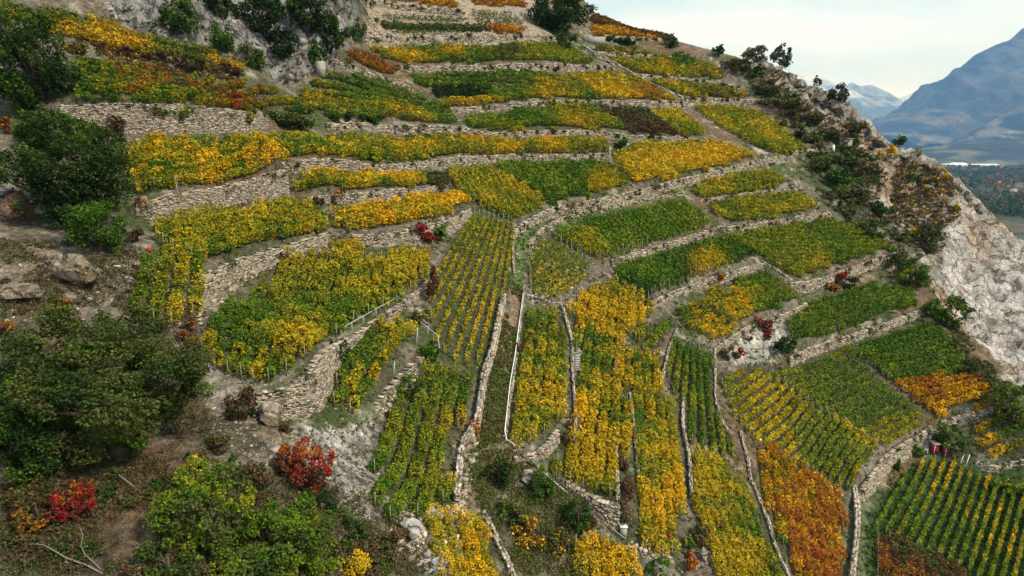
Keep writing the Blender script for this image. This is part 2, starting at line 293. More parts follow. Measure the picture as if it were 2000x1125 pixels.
# ---------------------------------------------------------------- terrace walls: (label, [(u, v of the top edge, height in photo pixels)...]); listed nearest first
WALLS = [
 ('short ruined wall below the small three row plot, bottom centre left', [(738,790,14),(760,755,26),(790,722,34),(828,690,34)]),
 ('tall squared wall end in the bottom centre left of the reddish scrub gap', [(1105,945,6),(1135,955,14),(1160,970,34),(1185,982,46),(1207,984,56)]),
 ('curved stone bank closing the foot of the long yellow plot beside the gully', [(1005,893,14),(1040,886,22),(1072,862,30),(1092,832,34)]),
 ('rough stone edge below the yellow plot with the red ball stake', [(1228,1058,10),(1262,1078,15),(1315,1090,12)]),
 ('round stone bastion below the green and yellow plot, stones picked out', [(508,770,50),(568,758,62),(608,728,84),(636,692,104),(662,668,46),(692,652,27),(730,625,26),(770,598,22),(820,566,12),(850,535,7)]),
 ('low kerb of stones under the small fan of vine rows', [(1030,574,8),(1060,584,9),(1094,590,10)]),
 ('grey wall above the red hut bending down to the orange vineyard', [(1672,966,24),(1690,940,38),(1712,912,44),(1730,882,42),(1765,860,40),(1800,842,34),(1818,828,24)]),
 ('short pale wall above the striped plot at the right edge', [(1838,824,9),(1870,812,14),(1905,803,15),(1942,793,14)]),
 ('white curved wall beside the two posts at the right edge', [(1905,900,9),(1932,912,13),(1962,905,13),(2030,888,13)]),
 ('pale wall under the orange tinted plot above the red shrubs', [(1398,680,9),(1440,648,14),(1475,628,14),(1510,618,16),(1545,606,15),(1576,588,15)]),
 ('long pale wall with a dark stair notch above the big striped slope', [(1545,692,24),(1600,668,21),(1660,650,21),(1740,624,19),(1812,598,14)]),
 ('wall with a brown bush under the plot with a golden patch', [(1262,600,12),(1290,578,14),(1330,562,13),(1360,550,15),(1400,535,20),(1440,524,17),(1490,511,15)]),
 ('wall with red shrubs growing before it, right of centre', [(1546,549,25),(1600,540,25),(1650,521,25),(1700,505,22),(1752,490,12)]),
 ('broken stone wall left of the large green and yellow plot', [(392,588,22),(408,545,36),(450,510,38),(520,486,40),(600,466,38),(645,449,34)]),
 ('wall behind the red and green shrubs left of the striped plot', [(690,455,24),(760,452,30),(830,436,38),(880,425,35),(922,404,20)]),
 ('long wall below the dense green plot right of the main path', [(1198,503,18),(1240,492,15),(1290,477,15),(1350,458,15),(1415,438,15)]),
 ('bright wall continuing to the right past a dark notch', [(1422,439,22),(1480,432,22),(1550,421,15),(1622,412,14)]),
 ('thin curved kerb wall along the lower side of the main path', [(1034,474,9),(1055,448,9),(1100,422,7),(1180,402,7),(1250,388,8),(1342,374,5)]),
 ('thin pale wall under the small plot next to the scrubby ridge', [(1370,389,5),(1400,385,7),(1460,376,8),(1530,366,8),(1563,363,9)]),
 ('long curving main wall above the path in the centre', [(1003,456,10),(1015,440,16),(1040,421,20),(1080,402,22),(1150,388,24),(1250,366,24),(1340,343,22),(1400,330,22),(1450,316,15),(1530,301,12)]),
 ('short wall stub at the right end of the main wall', [(1540,296,7),(1562,293,9),(1596,288,8)]),
 ('tall pale wall below the big yellow terrace on the left', [(268,394,26),(300,388,44),(360,375,44),(420,365,42),(480,352,44),(520,342,50),(565,330,56)]),
 ('middle left wall with two dark bushes hanging on it', [(600,384,12),(650,376,22),(700,372,24),(760,367,24),(830,366,15),(880,362,6)]),
 ('winding wall from the tall left wall to the two pale posts', [(556,318,15),(600,308,24),(650,305,26),(700,311,23),(735,320,15),(800,318,16),(850,309,22),(900,301,25),(945,300,20),(1000,303,9),(1060,302,12),(1120,299,16),(1182,297,13)]),
 ('long high wall with a slanting stair at the upper left', [(124,206,46),(200,205,52),(270,205,56),(340,206,56),(420,212,48),(480,215,42),(524,216,34)]),
 ('overgrown wall with hanging dark bushes, upper centre left', [(640,238,14),(700,236,18),(768,242,18)]),
 ('clean curved wall with a dark slot, upper centre', [(775,242,21),(830,242,23),(912,247,20),(950,257,12),(1000,258,13),(1060,252,15),(1165,253,13),(1230,262,13),(1350,268,11),(1432,277,8)]),
 ('upper wall reaching to the diagonal stone track', [(865,212,8),(920,208,11),(975,204,13),(1010,200,14),(1080,194,13),(1160,195,12),(1250,196,13),(1338,196,16)]),
 ('short wall right of the diagonal stone track', [(1340,188,12),(1400,191,15),(1472,191,14)]),
 ('small wall below the dark hedge row', [(960,167,9),(1005,165,10),(1048,165,8)]),
 ('stepped wall running down to the right below the rusty vine strip', [(648,117,11),(700,130,17),(750,148,19),(790,154,19),(808,160,20)]),
 ('straight wall below the upper green plots', [(776,128,12),(860,127,13),(960,127,13),(1000,122,15),(1090,122,17),(1200,129,14)]),
 ('faint wall below the upper right green plot', [(1255,146,8),(1330,150,9),(1400,160,8),(1442,168,6)]),
 ('small wall below the thin brown plot near the skyline', [(1168,100,8),(1240,104,8),(1312,110,7)]),
 ('broad bare wall across the top below the pale young vines', [(716,70,20),(780,68,21),(900,67,19),(1000,66,17),(1082,68,14)]),
 ('middle bare wall at the top beside the cliff', [(716,40,11),(820,44,12),(905,46,11)]),
 ('uppermost bare wall below the orange strip', [(706,-6,12),(760,2,15),(830,10,15),(906,18,14)]),
 ('short wall below the orange strip on the skyline slope', [(1180,69,7),(1240,72,7),(1290,74,6)]),
]
def dens(pl, step=9.0):
    pl = np.array(pl, float); seg = np.hypot(*np.diff(pl[:, :2], axis=0).T); s = np.r_[0, np.cumsum(seg)]
    n = max(3, int(s[-1]/step)+1); t = np.linspace(0, s[-1], n)
    return np.stack([np.interp(t, s, pl[:, k]) for k in range(pl.shape[1])], -1)
def smooth1(a, k=2):
    a = a.copy()
    for _ in range(k): a[1:-1] = (a[:-2]+2*a[1:-1]+a[2:])/4
    return a
WDATA = []
for lab, pl in WALLS:
    q = dens(pl); P, d = cast(q[:, 0], q[:, 1]+q[:, 2])
    # foot of the wall: smooth the sight-line hits so that the wall runs as one line
    P[:, :2] = np.stack([smooth1(P[:, 0], 3), smooth1(P[:, 1], 3)], -1)
    H = np.clip(q[:, 2]*d/F/cp*np.interp(q[:, 2], [28, 52], [.76, .98]), .4, 5.0); H = smooth1(H, 2)
    foot = hz(P[:, 0], P[:, 1]); Lw = 4+3.0*H
    x0, y0 = P[:, 0].min()-22, P[:, 1].min()-22; x1, y1 = P[:, 0].max()+22, P[:, 1].max()+22
    i0, i1 = np.searchsorted(GX, [x0, x1]); j0, j1 = np.searchsorted(GY, [y0, y1])
    X = XX[i0:i1, j0:j1]; Y = YY[i0:i1, j0:j1]; best = np.full(X.shape, 1e9); dz = np.zeros(X.shape); n = len(P)
    for k in range(n-1):
        a = P[k, :2]; b = P[k+1, :2]; e = b-a; ln = np.hypot(*e)+1e-9; e = e/ln
        s = (X-a[0])*e[0]+(Y-a[1])*e[1]; c = (Y-a[1])*e[0]-(X-a[0])*e[1]   # c>0 uphill side
        sc_ = np.clip(s, 0, ln); over = np.abs(s-sc_); dist = np.hypot(over, c)
        u_ = sc_/ln; h = H[k]*(1-u_)+H[k+1]*u_; l_ = Lw[k]*(1-u_)+Lw[k+1]*u_
        endf = np.ones_like(X)
        if k == 0: endf = np.where(s < 0, np.clip(1+s/3.0, 0, 1), endf)
        if k == n-2: endf = np.where(s > ln, np.clip(1-(s-ln)/3.0, 0, 1), endf)
        upd = dist < best
        val = np.where((c > .6), h*np.clip(1-(dist-.6)/l_, 0, 1)*endf, 0)
        dz = np.where(upd, val, dz); best = np.minimum(best, dist)
    Z[i0:i1, j0:j1] += dz
    WDATA.append((lab, P, foot, H, d))
PU, PV, PD = proj(XX, YY, Z)

# ---------------------------------------------------------------- vine plots
# label, colour mix, canopy outline in the photograph, guide line of the rows, spacing, options
PLOTS = [
 # left side
 ('orange and green vines on the sloping strip below the cliff', 'm3k2o4', [(0,0),(60,8),(200,38),(330,72),(440,105),(484,124),(478,137),(400,125),(300,102),(200,82),(60,45),(0,24)], [(0,20),(200,62),(480,130)], 1.5, dict(spots=[(60,15,70,'m6k3'),(190,65,50,'o6y2'),(440,118,50,'y5o5')])),
 ('rust red and green vine rows above the long high wall', 'm4k2r3v1', [(130,108),(200,116),(300,128),(420,150),(500,154),(560,180),(615,208),(590,214),(500,208),(400,206),(250,203),(145,195)], [(145,190),(400,202),(600,210)], 2.3, dict(spots=[(560,195,45,'m4k3y3'),(460,195,20,'r5R2')])),
 ('bright golden vines on the broad left terrace', 'm2k4y6o3', [(232,290),(300,262),(400,268),(540,260),(566,285),(560,305),(520,330),(480,345),(400,354),(330,364),(262,366),(238,340)], [(240,335),(400,320),(560,275)], 1.5, dict(ind=1)),
 ('yellow green vines tapering to the right above the winding wall', 'm4k5y5', [(545,262),(640,262),(700,255),(780,268),(822,298),(805,314),(740,314),(680,302),(620,300),(566,305)], [(550,285),(690,275),(815,300)], 1.5, dict(spots=[(790,285,30,'y6')])),
 ('brownish orange vines along the terrace above the winding wall', 'v3k4o3', [(785,262),(880,262),(1000,270),(1180,266),(1192,294),(1120,298),(1040,300),(940,296),(880,300),(830,310),(800,285)], [(790,290),(940,282),(1185,284)], 1.5, {}),
 ('yellow vines on the narrow middle left terrace', 'm3k4y6o2', [(568,338),(640,328),(740,335),(832,333),(834,360),(740,362),(640,374),(575,374)], [(570,355),(700,348),(832,348)], 1.5, dict(ind=1)),
 ('small dark green patch at the right end of the narrow terrace', 'g4b2m2', [(832,335),(876,338),(872,362),(834,362)], [(832,350),(876,350)], 1.5, {}),
 ('green and yellow vines bulging over the broken wall at left', 'm5k5y5', [(298,445),(380,398),(480,403),(560,383),(625,395),(645,440),(560,470),(480,492),(420,502),(330,480)], [(310,465),(430,440),(640,415)], 1.5, dict(ind=1, spots=[(540,450,60,'m6k3'),(420,420,50,'y4k3')])),
 ('golden vines above the wall with the red and green shrubs', 'k3y6o3', [(640,403),(720,395),(820,378),(900,373),(926,393),(880,418),(780,438),(660,444)], [(645,430),(780,412),(920,385)], 1.5, dict(ind=1)),
 ('clump of yellow vines beside the tall dark oak', 'm3k4y6', [(255,595),(270,495),(330,470),(398,492),(415,545),(385,600),(335,625),(262,610)], [(330,480),(300,610)], 1.5, dict(ind=1)),
 ('tiny yellow vine patch on a ledge of the broken wall', 'k4y6', [(640,465),(700,458),(724,490),(690,512),(648,500)], [(640,490),(720,480)], 1.5, dict(ind=1)),
 ('big leafy plot turning from green to gold above the bastion', 'm3l3k4y4', [(392,640),(440,590),(515,545),(545,492),(640,482),(720,500),(780,478),(852,483),(832,530),(780,582),(700,612),(640,652),(600,702),(520,738),(460,722),(392,690)], [(600,520),(500,720)], 1.5, dict(ind=1, spots=[(480,600,110,'m6l4'),(610,560,90,'m5l4k2'),(800,510,70,'o4y4k2'),(590,660,70,'y6o3k2')])),
 ('three loose vine rows on the small plot behind the bastion', 'm3k4y3', [(655,705),(700,655),(762,612),(812,640),(782,690),(716,800),(650,790)], [(790,630),(695,790)], 2.3, dict(fan=((765,612),(648,745),(815,655),(712,808),4), ind=1)),
 ('clearly striped steep plot left of the main path', 'k4y4l2', [(838,560),(862,500),(925,412),(1002,425),(1004,470),(986,590),(966,705),(880,690),(842,655)], [(972,430),(925,700)], 1.65, dict(fan=((912,432),(800,600),(1003,432),(950,720),9), ind=1, narrow=1, spots=[(900,460,60,'m3k4'),(955,600,50,'y5o3')])),
 ('bottom centre plot with green vines turning to orange at right', 'm3l4k3', [(826,705),(925,722),(918,780),(885,850),(872,960),(842,992),(762,1002),(726,965),(735,850),(770,792),(800,740)], [(890,715),(820,985)], 1.6, dict(ind=1, spots=[(885,820,42,'o5y4'),(870,920,32,'o4y5')])),
 ('golden vines beside the white boulder at the bottom', 'k2y6o4', [(828,992),(940,1000),(962,1040),(985,1125),(985,1180),(890,1180),(845,1090)], [(900,995),(930,1120)], 1.6, dict(ind=1)),
 ('orange vines at the bottom edge under the squared wall end', 'v2y3o6', [(1113,1052),(1160,1040),(1225,1058),(1242,1100),(1255,1180),(1113,1180)], [(1150,1050),(1165,1125)], 1.6, dict(ind=1)),
 # centre columns
 ('long narrow yellow plot right of the grassy gully', 'm3k4y5', [(1025,598),(1090,603),(1106,660),(1110,780),(1096,812),(1060,852),(1010,874),(986,862),(1000,740)], [(1062,600),(1035,860)], 1.6, dict(ind=1, spots=[(1050,760,50,'y5o3')])),
 ('widest orange and gold plot in the lower centre', 'm2k3y5o3', [(1150,560),(1200,543),(1272,580),(1279,602),(1222,652),(1208,722),(1228,780),(1230,860),(1200,982),(1150,942),(1072,922),(1128,830),(1130,700),(1112,600)], [(1180,560),(1140,930)], 1.6, dict(ind=1, spots=[(1210,610,60,'o6y4'),(1130,700,40,'m4k4'),(1160,880,80,'o5y5')])),
 ('yellow plot between the two thin white walls, with ball stake', 'm3k4y5o2', [(1218,670),(1290,692),(1292,760),(1322,782),(1338,930),(1322,1072),(1290,1082),(1240,1055),(1240,960),(1236,780),(1215,722)], [(1262,690),(1288,1065)], 1.6, dict(ind=1, spots=[(1290,980,80,'y5o5')])),
 ('dense yellow plot at the bottom left of the orange vineyard', 'm3k4y5', [(1350,868),(1410,890),(1450,940),(1480,1000),(1538,1125),(1560,1180),(1430,1180),(1380,1050),(1354,980)], [(1375,880),(1470,1125)], 1.6, dict(ind=1, spots=[(1450,1090,60,'o5y5')])),
 ('green striped plot with dark gaps in the lower centre right', 'm3l4k3', [(1316,652),(1392,690),(1394,780),(1442,882),(1400,887),(1345,852),(1336,780),(1300,752)], [(1372,680),(1352,860)], 1.5, dict(fan=((1318,660),(1293,775),(1402,700),(1432,885),8), ind=1, narrow=1)),
 ('small dark striped patch above the green striped plot', 'm3l3k2', [(1243,645),(1300,612),(1322,630),(1278,692),(1238,672)], [(1308,622),(1255,680)], 1.8, dict(ind=1, narrow=1)),
 ('little fan of slanting rows inside the bend of the path', 'l4k4y2', [(1034,500),(1046,470),(1080,452),(1156,510),(1132,550),(1092,572),(1034,570)], [(1045,540),(1115,480)], 1.8, dict(fan=((1040,492),(1062,465),(1085,570),(1160,510),9), ind=1, narrow=1)),
 ('acid yellow plot above the head of the striped rows', 'l3k7y3', [(876,325),(960,320),(1000,345),(1062,385),(1052,410),(1000,422),(950,402),(900,370)], [(925,325),(985,415)], 1.5, dict(spots=[(910,380,40,'m5l5')])),
 ('dark green plot with yellow corner above the main wall', 'm6l3k2', [(965,315),(1100,310),(1190,315),(1238,355),(1160,376),(1080,396),(1042,366),(990,340)], [(985,345),(1100,345),(1225,350)], 1.5, dict(spots=[(1180,352,40,'o4k4')])),
 ('glowing orange plot above the main wall, right of centre', 'k3y5o5', [(1198,290),(1260,275),(1400,273),(1485,300),(1440,316),(1350,336),(1260,360),(1240,350),(1205,320)], [(1215,330),(1340,305),(1480,290)], 1.5, dict(spots=[(1410,295,60,'o7y3')])),
 ('dense green plot with diagonal rows below the main path', 'm5l4k4', [(1076,452),(1150,420),(1250,403),(1330,383),(1402,428),(1350,452),(1260,476),(1200,502),(1150,492)], [(1180,415),(1240,492)], 1.6, dict(ind=1, spots=[(1140,470,40,'k4y4')])),
 ('yellow green plot right of the diagonal dense rows', 'm3k5y3', [(1382,393),(1450,383),(1560,373),(1612,405),(1540,420),(1440,434),(1410,425)], [(1390,410),(1600,395)], 1.5, {}),
 ('small wedge of vines right below the main wall', 'm3k5y3', [(1345,365),(1400,343),(1500,328),(1552,355),(1460,374),(1380,384)], [(1350,370),(1540,345)], 1.5, {}),
 ('dark plot with a golden spot below the long wall', 'g3m5l2', [(1205,512),(1300,488),(1400,458),(1482,490),(1400,522),(1300,562),(1272,577),(1198,545)], [(1250,500),(1310,560)], 1.6, dict(ind=1, spots=[(1385,512,45,'o5y4')])),
 ('even yellow green plot reaching to the right ridge', 'm3l3k4', [(1400,458),(1500,440),(1625,423),(1700,455),(1752,480),(1650,507),(1560,537),(1500,507),(1470,485)], [(1480,470),(1730,470)], 1.5, dict(spots=[(1600,515,40,'k4y3')])),
 ('reddish tinted plot above the red shrubs', 'v4k3o3', [(1316,602),(1400,560),(1440,555),(1482,605),(1430,642),(1400,657),(1340,632)], [(1335,620),(1440,580)], 1.5, dict(spots=[(1340,612,25,'m6'),(1450,575,22,'y8o2')])),
 ('small triangular green plot under the corner of the wall', 'm4l3k4', [(1432,545),(1500,523),(1566,570),(1540,592),(1490,607),(1442,570)], [(1440,580),(1555,560)], 1.5, dict(spots=[(1460,570,22,'y7')])),
 ('dark green rows above the long pale wall at right', 'm6l3k1', [(1538,628),(1600,578),(1700,548),(1782,563),(1792,587),(1700,617),(1600,653),(1550,667)], [(1560,655),(1700,605),(1785,580)], 2.0, dict(fan=((1580,590),(1720,550),(1556,664),(1792,586),7), ind=1)),
 ('green rows in the upper right of the big striped slope', 'm6l3k1', [(1664,682),(1700,660),(1800,618),(1842,640),(1882,690),(1912,717),(1745,742),(1700,705)], [(1700,707),(1890,672)], 1.9, dict(fan=((1668,684),(1838,640),(1748,742),(1912,716),8), ind=1)),
 ('flame orange rows at the right of the big striped slope', 'r6o5', [(1745,742),(1912,717),(1937,750),(1932,787),(1830,807),(1790,777)], [(1770,763),(1925,733)], 1.9, dict(fan=((1752,744),(1915,718),(1828,806),(1934,782),6), ind=1)),
 ('green and yellow rows in the middle of the big striped slope', 'm4l3k3', [(1502,722),(1600,690),(1660,665),(1700,720),(1802,800),(1800,832),(1740,862),(1715,858),(1600,790)], [(1640,812),(1735,755)], 1.9, dict(fan=((1512,726),(1655,675),(1718,862),(1802,815),13), ind=1, narrow=1, spots=[(1740,840,50,'k4y4')])),
 ('single yellow hedge row running down across the big striped slope', 'k4y5', [(1498,716),(1516,714),(1726,856),(1714,872)], [(1506,722),(1716,862)], 3.0, dict(ind=1, narrow=1, fan=((1507,723),(1716,864),(1507,724),(1717,865),1))),
 ('single yellow hedge row above the thin rows in the right corner', 'm2k4y4', [(1864,886),(1885,884),(2060,975),(2060,1000)], [(1872,890),(2040,990)], 3.0, dict(ind=1, narrow=1, fan=((1872,892),(2040,984),(1872,893),(2041,985),1))),
 ('yellow rows in the lower left of the big striped slope', 'l2k4y3', [(1406,735),(1480,708),(1510,728),(1600,796),(1712,862),(1705,892),(1655,952),(1560,902),(1480,862),(1430,800)], [(1575,903),(1625,848)], 1.9, dict(fan=((1412,768),(1484,720),(1655,948),(1712,862),16), ind=1, narrow=1)),
 ('burning orange and red vineyard at the lower right', 'm2o2r7', [(1478,882),(1500,863),(1560,905),(1640,950),(1650,980),(1642,1125),(1642,1180),(1570,1180),(1530,1050),(1490,960)], [(1560,905),(1600,1125)], 1.5, dict(ind=1, spots=[(1520,920,40,'k3o4m2'),(1590,1110,50,'r6R1')])),
 ('thin rows with dark grass between in the lower right corner', 'm2l3k4o1', [(1700,1000),(1780,908),(1815,888),(1868,893),(2060,985),(2060,1180),(1960,1180),(1890,1108),(1720,1030)], [(1880,910),(1810,1060)], 1.25, dict(fan=((1790,880),(1715,1016),(2035,985),(1990,1180),15), ind=1, thin=1)),
 ('dull rust brown vineyard at the bottom right edge', 'v4b3r3', [(1713,1036),(1800,1060),(1890,1110),(1905,1180),(1710,1180)], [(1720,1050),(1890,1120)], 1.7, dict(ind=1)),
 ('striped orange and green rows at the right edge', 'm2k3o4', [(1903,832),(1960,803),(2050,830),(2050,890),(1960,897),(1908,872)], [(1912,860),(2000,825)], 2.2, dict(ind=1, narrow=1)),
 # top
 ('yellow green plot below the broad bare wall', 'm4k5o1', [(712,92),(900,84),(972,90),(986,118),(870,123),(780,121),(740,105)], [(720,112),(980,105)], 2.1, {}),
 ('rusty vine strip pointing down from the cliff foot', 'v2r4b2', [(648,102),(700,92),(782,130),(765,140),(700,121),(652,114)], [(650,108),(775,136)], 1.5, dict(spots=[(665,105,18,'k5m2')])),
 ('brown flecked plot left of the dark round bush', 'v4k3o2', [(970,85),(1030,82),(1072,118),(986,121)], [(980,105),(1065,105)], 1.6, {}),
 ('vivid lime plot around the dark round bush', 'l4k6', [(1030,82),(1090,80),(1132,100),(1172,123),(1080,120)], [(1050,105),(1160,115)], 1.6, {}),
 ('large olive plot with fine rows below the stepped wall', 'm5l2k4o1', [(578,178),(640,136),(740,150),(800,175),(870,200),(895,235),(800,236),(700,227),(640,217),(592,202)], [(600,200),(740,212),(890,228)], 2.4, dict(spots=[(790,225,50,'v3o4'),(600,198,30,'y5o3')])),
 ('olive strip with yellow edge below the upper straight wall', 'm5l2k4', [(800,142),(900,138),(1000,134),(1090,140),(1160,178),(1180,192),(1080,192),(960,190),(905,165),(812,162)], [(810,155),(960,165),(1170,180)], 2.1, dict(spots=[(1090,186,70,'k3o4')])),
 ('low dark hedge on a ledge of the upper slope', 'd3g5', [(842,168),(960,164),(958,184),(850,184)], [(845,176),(958,174)], 1.5, {}),
 ('thin yellow strip below the dark hedge', 'k4o3v3', [(862,190),(960,188),(1000,180),(1000,197),(900,206),(852,207)], [(865,198),(995,190)], 1.6, {}),
 ('orange fan beside the diagonal stone track', 'k3y5o3', [(1105,142),(1190,137),(1250,150),(1325,194),(1190,192),(1150,170)], [(1130,165),(1300,180)], 1.6, dict(spots=[(1270,175,40,'r4b2o2')])),
 ('rounded green plot in the upper centre', 'm6k3o1', [(905,225),(1000,212),(1090,197),(1160,200),(1232,252),(1100,252),(1000,255),(920,246)], [(915,240),(1080,228),(1220,245)], 2.1, dict(spots=[(1120,248,60,'k4o2m2')])),
 ('almost leafless dark brown plot in the upper centre', 'b5v3g2', [(1165,204),(1262,209),(1332,264),(1240,260)], [(1190,222),(1300,240)], 1.6, {}),
 ('small yellow wedge right of the dark brown plot', 'm2k4y4', [(1265,211),(1322,209),(1382,257),(1332,264)], [(1290,215),(1355,260)], 1.6, {}),
 ('long golden wedge running down to the stub wall at right', 'm3k4y5o1', [(1350,200),(1450,209),(1500,223),(1540,258),(1580,290),(1530,302),(1470,276),(1400,240)], [(1380,215),(1550,290)], 1.6, {}),
 ('tired green plot below the skyline bush', 'm4k3o2', [(1180,110),(1260,112),(1330,100),(1400,128),(1425,150),(1330,150),(1250,143)], [(1200,125),(1400,140)], 1.7, {}),
 ('fading yellow plot right of the diagonal track', 'v4k4o2', [(1265,152),(1330,157),(1420,168),(1482,188),(1400,192),(1330,187)], [(1290,168),(1460,182)], 1.7, {}),
 ('narrow brown strip near the skyline', 'v4k3o2', [(1162,87),(1240,92),(1312,104),(1250,108),(1165,99)], [(1165,93),(1305,104)], 1.7, {}),
 ('lower orange strip on the skyline slope', 'r3o3v1', [(1152,48),(1200,50),(1250,64),(1292,73),(1162,66)], [(1155,58),(1285,70)], 1.7, {}),
 ('upper orange strip under the skyline', 'r4b2v2', [(1155,25),(1200,40),(1300,64),(1330,80),(1240,60),(1155,42)], [(1158,34),(1310,70)], 1.7, {}),
 ('orange strip at the very top above the bare wall', 'r6o2', [(735,-24),(860,-14),(912,16),(800,10),(735,2)], [(740,-5),(900,10)], 1.6, {}),
 ('small orange patch at the very top beside the big dark tree', 'r6o2', [(915,-14),(1010,-10),(1030,8),(930,6)], [(920,-2),(1020,2)], 1.6, {}),
 ('green strip between the bare walls just under the top', 'm4v3w2', [(745,40),(905,46),(955,50),(950,56),(740,52)], [(745,46),(950,53)], 1.7, {}),
 ('short orange strip left of the big dark tree', 'r5o3', [(948,47),(1000,48),(1082,67),(960,61)], [(955,54),(1070,64)], 1.6, {}),
 ('pale young vines on the bare terrace under the top', 'w5m3', [(716,53),(800,55),(958,57),(955,67),(720,68)], [(720,62),(955,62)], 1.9, dict(sparse=1)),
 ('second row of pale young vines at the top', 'w4m3', [(740,24),(905,31),(905,40),(760,34)], [(745,30),(900,36)], 1.9, dict(sparse=1)),
 ('grey green young vines on the bare field at the top', 'w5m2', [(908,16),(1000,20),(1030,46),(940,44)], [(915,30),(1025,34)], 1.9, dict(sparse=1)),
]
# ---------------------------------------------------------------- ground colour: what grows or lies where
def blendc(c1, c2, t): return c1*(1-t[..., None])+np.array(c2)*t[..., None]
n1 = fbm(XX/5, YY/5, 4); n2 = fbm(XX/1.3+40, YY/1.3, 3); n3 = fbm(XX/16+9, YY/16, 3)
GC = np.empty(XX.shape+(3,)); GC[:] = (.125, .108, .078)
GC = blendc(GC, (.06, .075, .028), np.clip((n1-.45)*6, 0, 1)); GC = blendc(GC, (.30, .27, .22), np.clip((n2-.6)*6, 0, 1)*.7)
GC = blendc(GC, (.13, .075, .04), np.clip((n3-.56)*8, 0, 1)*.6)
def paint(poly, c, k=1.0, var=None):
    global GC
    m = inpoly(PU, PV, poly) & (PD > 20); t = np.where(m, k, 0.)
    if var is not None: t = t*np.clip((var-.35)*5, 0, 1)
    GC = blendc(GC, c, t)
GRASS = (.045, .085, .022); SOIL = (.075, .062, .042); DRY = (.15, .14, .07); SCREE = (.25, .225, .185)
for P_ in PLOTS:
    c = GRASS if P_[5].get('thin') or 'path' in P_[0] else SOIL
    paint(P_[2], c, .85); paint(P_[2], (.06, .08, .03), .6, n2)
for P_ in PLOTS:
    if P_[5].get('narrow'): paint(P_[2], (.05, .045, .028), .7)
paint([(1700,1000),(1780,908),(2060,900),(2060,1180),(1680,1180),(1680,1010)], (.028, .06, .016), .9)
paint([(1655,960),(1690,960),(1700,1125),(1640,1125)], (.09, .11, .05), .8)
paint([(700,-80),(1030,-80),(1060,45),(1090,85),(715,95)], SCREE, .85); paint([(700,-80),(1030,-80),(1060,45),(1090,85),(715,95)], (.30, .22, .14), .6, n1)
paint([(1000,450),(1080,405),(1340,350),(1340,375),(1060,440),(1020,500),(1025,560),(1000,560)], (.07, .11, .035), .85)
paint([(960,720),(1000,560),(1025,560),(985,860),(1010,900),(960,1010),(900,1000),(930,860)], (.12, .12, .06), .8); paint([(960,720),(1000,560),(1025,560),(985,860),(1010,900),(960,1010),(900,1000),(930,860)], (.20, .13, .09), .7, n1)
paint([(900,900),(1010,890),(1150,980),(1110,1125),(1000,1180),(960,1010)], (.06, .075, .025), .8, n1)
paint([(380,640),(400,700),(520,740),(520,860),(720,830),(740,1010),(640,940),(420,900),(400,760)], (.26, .23, .195), .75, n2)
paint([(0,480),(300,480),(400,640),(300,640),(100,620),(0,640)], (.21, .16, .115), .7, n1)
paint([(1380,200),(1345,200),(1400,250),(1460,275),(1500,300),(1480,300),(1450,268)], (.38, .33, .27), .9)
paint([(1655,872),(1720,860),(1800,835),(1820,826),(1690,940)], (.17, .145, .11), .9)
m1600 = [(1580,300),(1640,290),(1700,400),(1780,480),(1760,490),(1700,450),(1620,410),(1560,350)]
paint(m1600, (.05, .07, .028), .85, n1)
for name, c, amp, poly in ROCKS:
    m = mrock[name]; t = m.astype(float)
    f1 = ridged(XX/7+YY/14, YY/5, 4); f2 = fbm(XX/12, YY/9+30, 4)
    if name == 'upper_cliff': f1 = .5*f1+.5*ridged(XX/2.2+YY/14, YY/20-XX/30, 4)
    GC = blendc(GC, c, t*np.clip(.25+(f1-.35)*3.0, .15, 1))
    GC = blendc(GC, np.array(c)*1.3, t*np.clip((f2-.45)*5, 0, 1)*.7)
    if name in ('cliff', 'ridge_rocks'):
        GC = blendc(GC, (.42, .26, .14), t*np.clip((fbm(XX/9+60, YY/9, 4)-.55)*7, 0, 1)*.6)
    if name not in ('cliff', 'grey_rock_slope'): GC = blendc(GC, (.06, .07, .03), t*np.clip((n1-.56)*7, 0, 1)*.7)
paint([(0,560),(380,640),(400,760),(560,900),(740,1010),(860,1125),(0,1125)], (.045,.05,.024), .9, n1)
# the white, freshly broken part of the cliff
t = (inpoly(PU, PV, [(1840,420),(1890,400),(1990,520),(2060,620),(2060,780),(1985,760),(1890,650),(1840,560)]) & mrock['cliff']).astype(float)
GC = blendc(GC, (.52, .495, .455), t*np.clip((fbm(XX/6, YY/6+11, 4)-.3)*4, .2, .9))
GC *= (.8+.4*n2)[..., None]
nx, ny = XX.shape; idx = np.arange(nx*ny).reshape(nx, ny)
allF = np.stack([idx[:-1, :-1], idx[1:, :-1], idx[1:, 1:], idx[:-1, 1:]], -1)
VV = np.stack([XX, YY, Z], -1).reshape(-1, 3); CC = GC.reshape(-1, 3)
used = np.zeros(allF.shape[:2], bool)
def sheet(name, mask, mat):
    f = allF[mask]; u, inv = np.unique(f, return_inverse=True)
    o = mesh(name, VV[u], inv.reshape(-1, 4), mat, col=CC[u], smooth=True); tag(o, kind='structure'); return o
for name, c, amp, poly in ROCKS:
    m = mrock[name][:-1, :-1] & ~used; used |= m; sheet(name, m, M_rock)
pathpoly = [(1003,470),(1016,448),(1040,440),(1082,423),(1150,410),(1250,390),(1340,366),(1342,374),(1250,387),(1180,401),(1100,421),(1055,446),(1030,480),(1024,560),(1012,700),(985,860),(960,900),(925,880),(960,740),(1003,560)]
m = inpoly(PU, PV, pathpoly)[:-1, :-1] & (PD[:-1, :-1] > 40) & (PD[:-1, :-1] < 200) & ~used; used |= m; sheet('path', m, M_ground)
sheet('hillside', ~used, M_ground)

